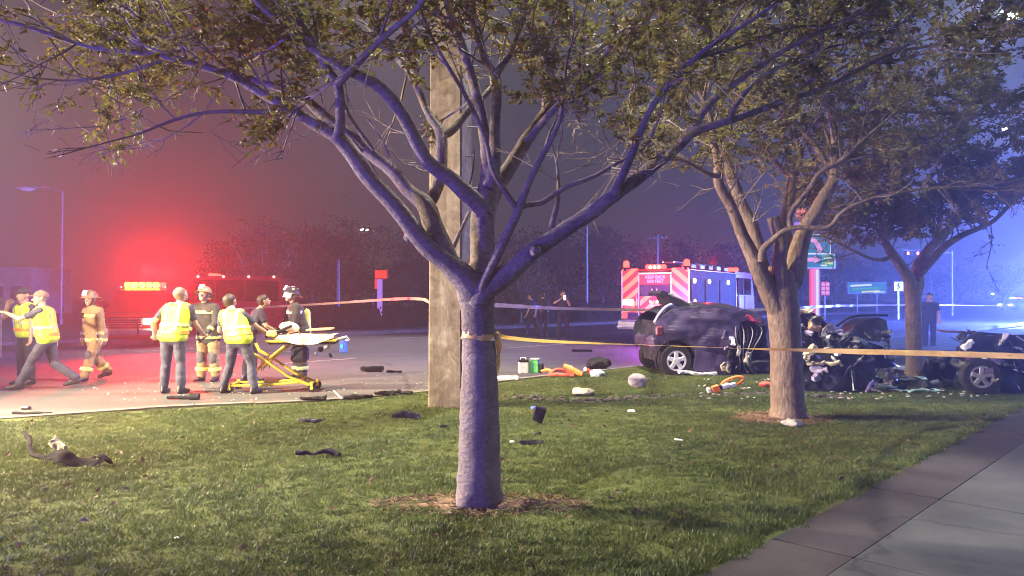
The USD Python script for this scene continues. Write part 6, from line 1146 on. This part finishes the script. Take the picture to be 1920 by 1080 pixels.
lumpy('cloth', 'crumpled pale blue cloth beside the red strap bundle', 'cloth', 1122, 707, (.30, .28, .16), 'clear_blue', .06, 6, 8)
M['pale_blue'] = look('pale_blue_cloth', (.35, .42, .62), (.45, .52, .7), 9, .85)
UsdShade.MaterialBindingAPI(stage.GetPrimAtPath('/World/cloth')).Bind(M['pale_blue'])
lumpy('bag', 'black bag on the kerb side behind the pale blue cloth', 'bag', 1125, 692, (.55, .40, .24), 'black', .09, 5, 9)
M['case_green'] = look('case_green', (.08, .42, .12), (.12, .55, .18), 9, .5)
k1 = Thing('medical_case', 'white and black medical case on the grass edge right of the nearest trunk', 'case', ground(981, 700), rz=8); k1.part('shell', box([.20, .18, .24], (0, 0, .12), ch=.02), M['case_white']); k1.part('lid', box([.21, .19, .05], (0, 0, .265), ch=.015), M['black']); k1.part('handle', tube([(-.06, 0, .29), (-.05, 0, .33), (.05, 0, .33), (.06, 0, .29)], .01, 6), M['white'])
k2 = Thing('medical_case', 'green medical case beside the white one', 'case', ground(1002, 699), rz=-10); k2.part('shell', box([.20, .2, .27], (0, 0, .135), ch=.02), M['case_green']); k2.part('lid', box([.21, .21, .04], (.02, 0, .29), ch=.015), M['galv']); k2.part('side_pouch', box([.08, .2, .2], (.15, 0, .1), ch=.02), M['black'])
lumpy('orange_pouch', 'orange pouch at the foot of the green case', 'pouch', 1012, 696, (.26, .16, .12), 'orange', .04, 8, 3)
M['strap_red'] = look('strap_red', (.40, .05, .04), (.55, .11, .06), 11, .7); sb = Thing('strap_bundle', 'tangled bundle of red and orange straps on the grass right of the cases', 'straps', ground(1062, 706))
s = sb.loc[1] / FPX
for k, (pts, r_, mt) in enumerate((([(-30, 2, 0), (-14, 10, .1), (2, 6, .1), (16, 2, 0)], .04, 'strap_red'), ([(-4, 18, .05), (8, 13, 0), (22, 6, -.05), (30, 2, -.1)], .055, 'orange'), ([(-36, 1, -.1), (-22, 4, -.15), (-8, 3, -.2), (12, 1, -.2)], .035, 'strap_red'), ([(34, 14, 0), (42, 8, 0), (52, 3, -.05)], .045, 'strap_red'), ([(-46, 6, .2), (-32, 8, .15), (-22, 3, .1)], .035, 'orange'))):
    P_, R2_ = spline([(x * s, y, z * s + .02) for x, z, y in pts], [r_ * .8, r_, r_, r_ * .7][:len(pts)], .04); sb.part('strap', crumple(tube(P_, R2_, 8), .018, 12, k), M[mt], smooth=40)
sb.part('buckle', box([.06, .04, .05], (8 * s, 0, 18 * s), ch=.01), M['steel']); sb.part('buckle', box([.06, .04, .07], (35 * s, -.05, 14 * s), ch=.01), M['white'])
strewn('pad', 'flat white and tan pad on the grass just right of the nearest trunk', 'pad', 950, 712, [.46, .22, .06], 'white', rz=4); strewn('scrap', 'white crumpled scrap left of the purple car wheel', 'scrap', 1222, 682, [.32, .12, .09], 'white', ry=-12, amp=.04)
strewn('cover', 'flat dark piece lying on the road behind the strap bundle', 'car part', 1091, 659, [.62, .3, .05], 'black', z=ROAD_Z)
hl = Thing('hose_reel', 'orange looped hose with white and orange fittings on the grass before the purple wreck', 'hose', ground(1362, 738)); s = hl.loc[1] / FPX
lp_ = [(14 * math.cos(a) * 1.5 + 14, 8 * math.sin(a) + 20 + 12 * math.cos(a) * .55) for a in np.linspace(0, 2 * math.pi, 18)]; hl.part('loop', tube(np.array([(x * s, .1, z * s) for x, z in lp_]), .024, 8), M['orange'], smooth=True)
for px, pz, w_, h_, mt in ((-33, 6, 7, 10, 'white'), (-20, 9, 14, 13, 'orange'), (-2, 14, 16, 8, 'white'), (12, 16, 12, 8, 'case_white'), (-10, 12, 5, 9, 'black')): hl.part('fitting', box([w_ * s, .09, h_ * s], (px * s, 0, pz * s), ry=-18, ch=.012), M[mt])
lumpy('red_scrap', 'dull red scrap at the left of the second trunk', 'scrap', 1437, 727, (.26, .2, .12), 'strap_red', .03, 9, 4)
# on the road at the left
bar = Thing('flashlight', 'black bar-like tool lying on the road edge behind the man in the left vest', 'tool', ground(338, 751, ROAD_Z) + [0, .1, 0]); bar.part('handle', cyl((-.26, 0, .04), (.12, 0, .04), .032, 10), M['black'], smooth=40); bar.part('head', cyl((.12, 0, .05), (.27, 0, .05), .055, 12), M['black'], smooth=40)
strewn('road_scrap', 'long thin dark scrap on the road edge at the far left', 'car part', 60, 777, [.55, .05, .03], 'black', rz=-3); strewn('road_scrap', 'small dark lump with a pale top on the road at the left', 'car part', 48, 768, [.12, .08, .05], 'dark_metal', z=ROAD_Z)
m = cyl(ground(626, 733, 0) + [0, 0, 0.0], ground(641, 750, 0) + [0, 0, .02], .012, 6); single('stick', m, M['white'], 'thin white stick leaning on the road edge below the stretcher', 'stick')
for k, (px, py, sz, lb) in enumerate(((590, 752, [.4, .08, .05], 'dark strip at the grass edge left of the white stick'), (672, 748, [.42, .12, .05], 'black strip at the grass edge right of the white stick'), (740, 742, [.6, .1, .05], 'long black strip at the grass edge beside the concrete post'))): strewn('edge_strip', lb, 'car part', px, py, sz, 'black', rz=8, amp=.06, sc=8, sub=.03)
strewn('road_scrap', 'tangled dark scrap out on the road right of the stretcher', 'car part', 697, 697, [.5, .16, .1], 'black', z=ROAD_Z, amp=.06); strewn('road_scrap', 'second dark scrap out on the road near the concrete post', 'car part', 738, 699, [.34, .1, .04], 'black', z=ROAD_Z, amp=.04)
gl = []
for _ in range(260): px, py = r.uniform(150, 800), r.uniform(700, 752); p = ground(px, py, ROAD_Z); gl.append(crumple(ball(r.uniform(.004, .016), (p[0], p[1], ROAD_Z + .008), 0, (1.4, 1, .7)), .004, 40, 1))
single('glass_crumbs', join(*gl), M['pale_stone'], 'tiny pale crumbs of broken glass strewn over the near road', 'glass crumbs', kind='stuff')
gl = []
for _ in range(130): px, py = r.uniform(1300, 1850), r.uniform(712, 752); p = ground(px, py); gl.append(crumple(box([r.uniform(.02, .07), r.uniform(.02, .05), .012], (p[0], p[1], .035), rz=r.uniform(0, 90)), .008, 30, 1))
single('wreck_litter', join(*gl), M['pale_stone'], 'small pale fragments scattered on the grass round the wreck', 'fragments', kind='stuff')

# ------------------------------------------------------------------ barrier tape
M['tape'] = usdkit.material(stage, '/World/Looks/tape_film', {'g': ('geometry', {}), 'n': ('noise_texture', {'scale': 7.0, 'detail': 3.0}), 'r': ('rgb_ramp', {'ramp': [(.35, (.55, .36, .12)), (.65, (.70, .50, .18))]}), 'p': ('principled_bsdf', {'roughness': .35}), 't': ('translucent_bsdf', {}), 'x': ('mix_closure', {'fac': .3})},
    [('g.position', 'n.vector'), ('n.fac', 'r.fac'), ('r.color', 'p.base_color'), ('r.color', 't.color'), ('p.BSDF', 'x.closure1'), ('t.BSDF', 'x.closure2')], surface='x.closure'); M['tape_far'] = look('tape_pale', (.55, .36, .25), (.65, .45, .32), 5, .4); M['ink'] = look('tape_ink', (.05, .03, .02), rough=.5)
def tape(name, label, pts, w, twist, mat, text=None, seed=0):
    P, _ = spline(pts, [1] * len(pts), .06); L = np.concatenate([[0], np.cumsum(np.linalg.norm(np.diff(P, axis=0), axis=1))]); T_ = np.gradient(P, axis=0); T_ /= np.linalg.norm(T_, axis=1, keepdims=True)
    ang = np.interp(L / L[-1], [t_[0] for t_ in twist], [t_[1] for t_ in twist]) + (meshkit.noise(np.column_stack([L * 1.4, 0 * L, 0 * L]), seed) - .5) * .5
    N = np.cross(T_, [0, 0, 1.0]); N /= np.linalg.norm(N, axis=1, keepdims=True); Uv = np.cross(N, T_); A_ = Uv * np.cos(ang)[:, None] + N * np.sin(ang)[:, None]; Nn = np.cross(T_, A_)
    c = Nn * .004 * np.sin(L * 9)[:, None]; v = np.stack([P - A_ * w / 2, P + c, P + A_ * w / 2], 1).reshape(-1, 3); k = np.arange(len(P) - 1)[:, None] * 3; q = np.concatenate([k + [0, 3, 4, 1], k + [1, 4, 5, 2]])
    t = Thing(name, label, 'tape', P[len(P) // 2] * [1, 1, 0] + [0, 0, P[:, 2].min()]); t.part('ribbon', (v, q), mat, w=True, smooth=True)
    if text:
        a = text[1]
        while a < L[-1] - .6:
            for word in text[0]:
                m = meshkit.text_mesh(word, w * .46, .0006, True); x = m.vertices[:, 0]; wd = x.max()
                if a + wd > L[-1] - .05: a = 1e9; break
                la = a + x; ii = lambda arr: np.stack([np.interp(la, L, arr[:, j_]) for j_ in range(3)], -1)
                an_ = ii(A_); vv_ = ii(P) + an_ * (m.vertices[:, 1] - w * .23)[:, None] - np.cross(ii(T_), an_) * (.0035 + m.vertices[:, 2])[:, None] * text[2]; t.part('lettering', trimesh.Trimesh(vv_, m.faces, process=False), M['ink'], w=True); a += wd + .12
    return t
trk = Pt; rT = lambda z: float(np.interp(z, Pt[:, 2], Rt)); zt = at(900, 632, 5.5)[2]; rt_ = rT(zt) + .006; cx, cy = float(np.interp(zt, Pt[:, 2], Pt[:, 0])), D
loop = [(cx + math.cos(a) * rt_, cy + math.sin(a) * rt_, zt + .012 * math.sin(a * 2)) for a in np.linspace(-.2, 2 * math.pi - .3, 26)]
lt = tape('barrier_tape', 'loop of barrier tape wound round the nearest trunk with hanging ends', loop, .05, [(0, 0), (1, 0)], M['tape'])
lt.part('knot', crumple(ball(.03, (cx + rt_ + .012, cy - .02, zt), 2, (.8, 1, 1)), .014, 30, 3), M['tape'], w=True, smooth=True)
for k in range(2): P_, _ = spline([(cx + rt_ + .012, cy - .03, zt), (cx + rt_ + .035 - .02 * k, cy - .03, zt - .08), (cx + rt_ + .012 + .01 * k, cy - .02, zt - .17), (cx + rt_ + .006, cy - .02, zt - .25 - .04 * k)], [1] * 4, .02); q_ = np.stack([P_ - [.012, .012, 0], P_ + [.012, .012, 0]], 1).reshape(-1, 3); k_ = np.arange(len(P_) - 1)[:, None] * 2; lt.part('loose_end', (q_, k_ + [0, 2, 3, 1]), M['tape'], w=True)
st_pt = np.array([cx + rt_ + .012, cy - .01, zt])
tape('barrier_tape', 'near orange-yellow barrier tape running from the nearest tree across to the right edge', [st_pt, at(1000, 638, 6.2), at(1150, 645, 7.4), at(1300, 650, 8.5), at(1450, 655, 9.25), at(1500, 656.5, 9.2), at(1640, 660, 8.7), at(1760, 663, 8.3), at(1920, 668, 7.8), at(2150, 674, 7.0)], .07, [(0, 1.42), (.12, 1.35), (.3, 1.42), (.45, 1.4), (.6, 1.2), (.70, .5), (1, .2)], M['tape'], (['CAUTION'], 6.0, 1), 3)
tape('barrier_tape', 'far barrier tape from behind the red truck to the concrete post', [at(400, 584, 25), at(480, 577, 24), at(600, 570, 22), at(690, 564, 20.5), at(805, 568.5, 11.45)], .07, [(0, .8), (.5, .2), (1, .4)], M['tape_far'], None, 5)
tape('barrier_tape', 'far barrier tape from the concrete post past the officers and over the purple wreck', [at(872, 570, 11.4), at(1000, 576, 16), at(1100, 579.5, 19), at(1200, 581, 20), at(1320, 583, 20.5), at(1480, 578, 22), at(1560, 574, 26), at(1700, 572, 40), at(1900, 574, 60)], .085, [(0, .6), (.3, .1), (.6, .7), (1, .4)], M['tape_far'], None, 6)
# ------------------------------------------------------------------ the night's haze
M['haze'] = usdkit.material(stage, '/World/Looks/haze', {'v': ('principled_volume', {'color': (.9, .9, .9), 'density': 0.0029, 'anisotropy': 0.68})}, [], volume='v.volume')
hz = trimesh.creation.box([500, 420, 42]); hz.apply_translation([60, 150, 19.8])
single('haze', hz, M['haze'], kind='stuff')
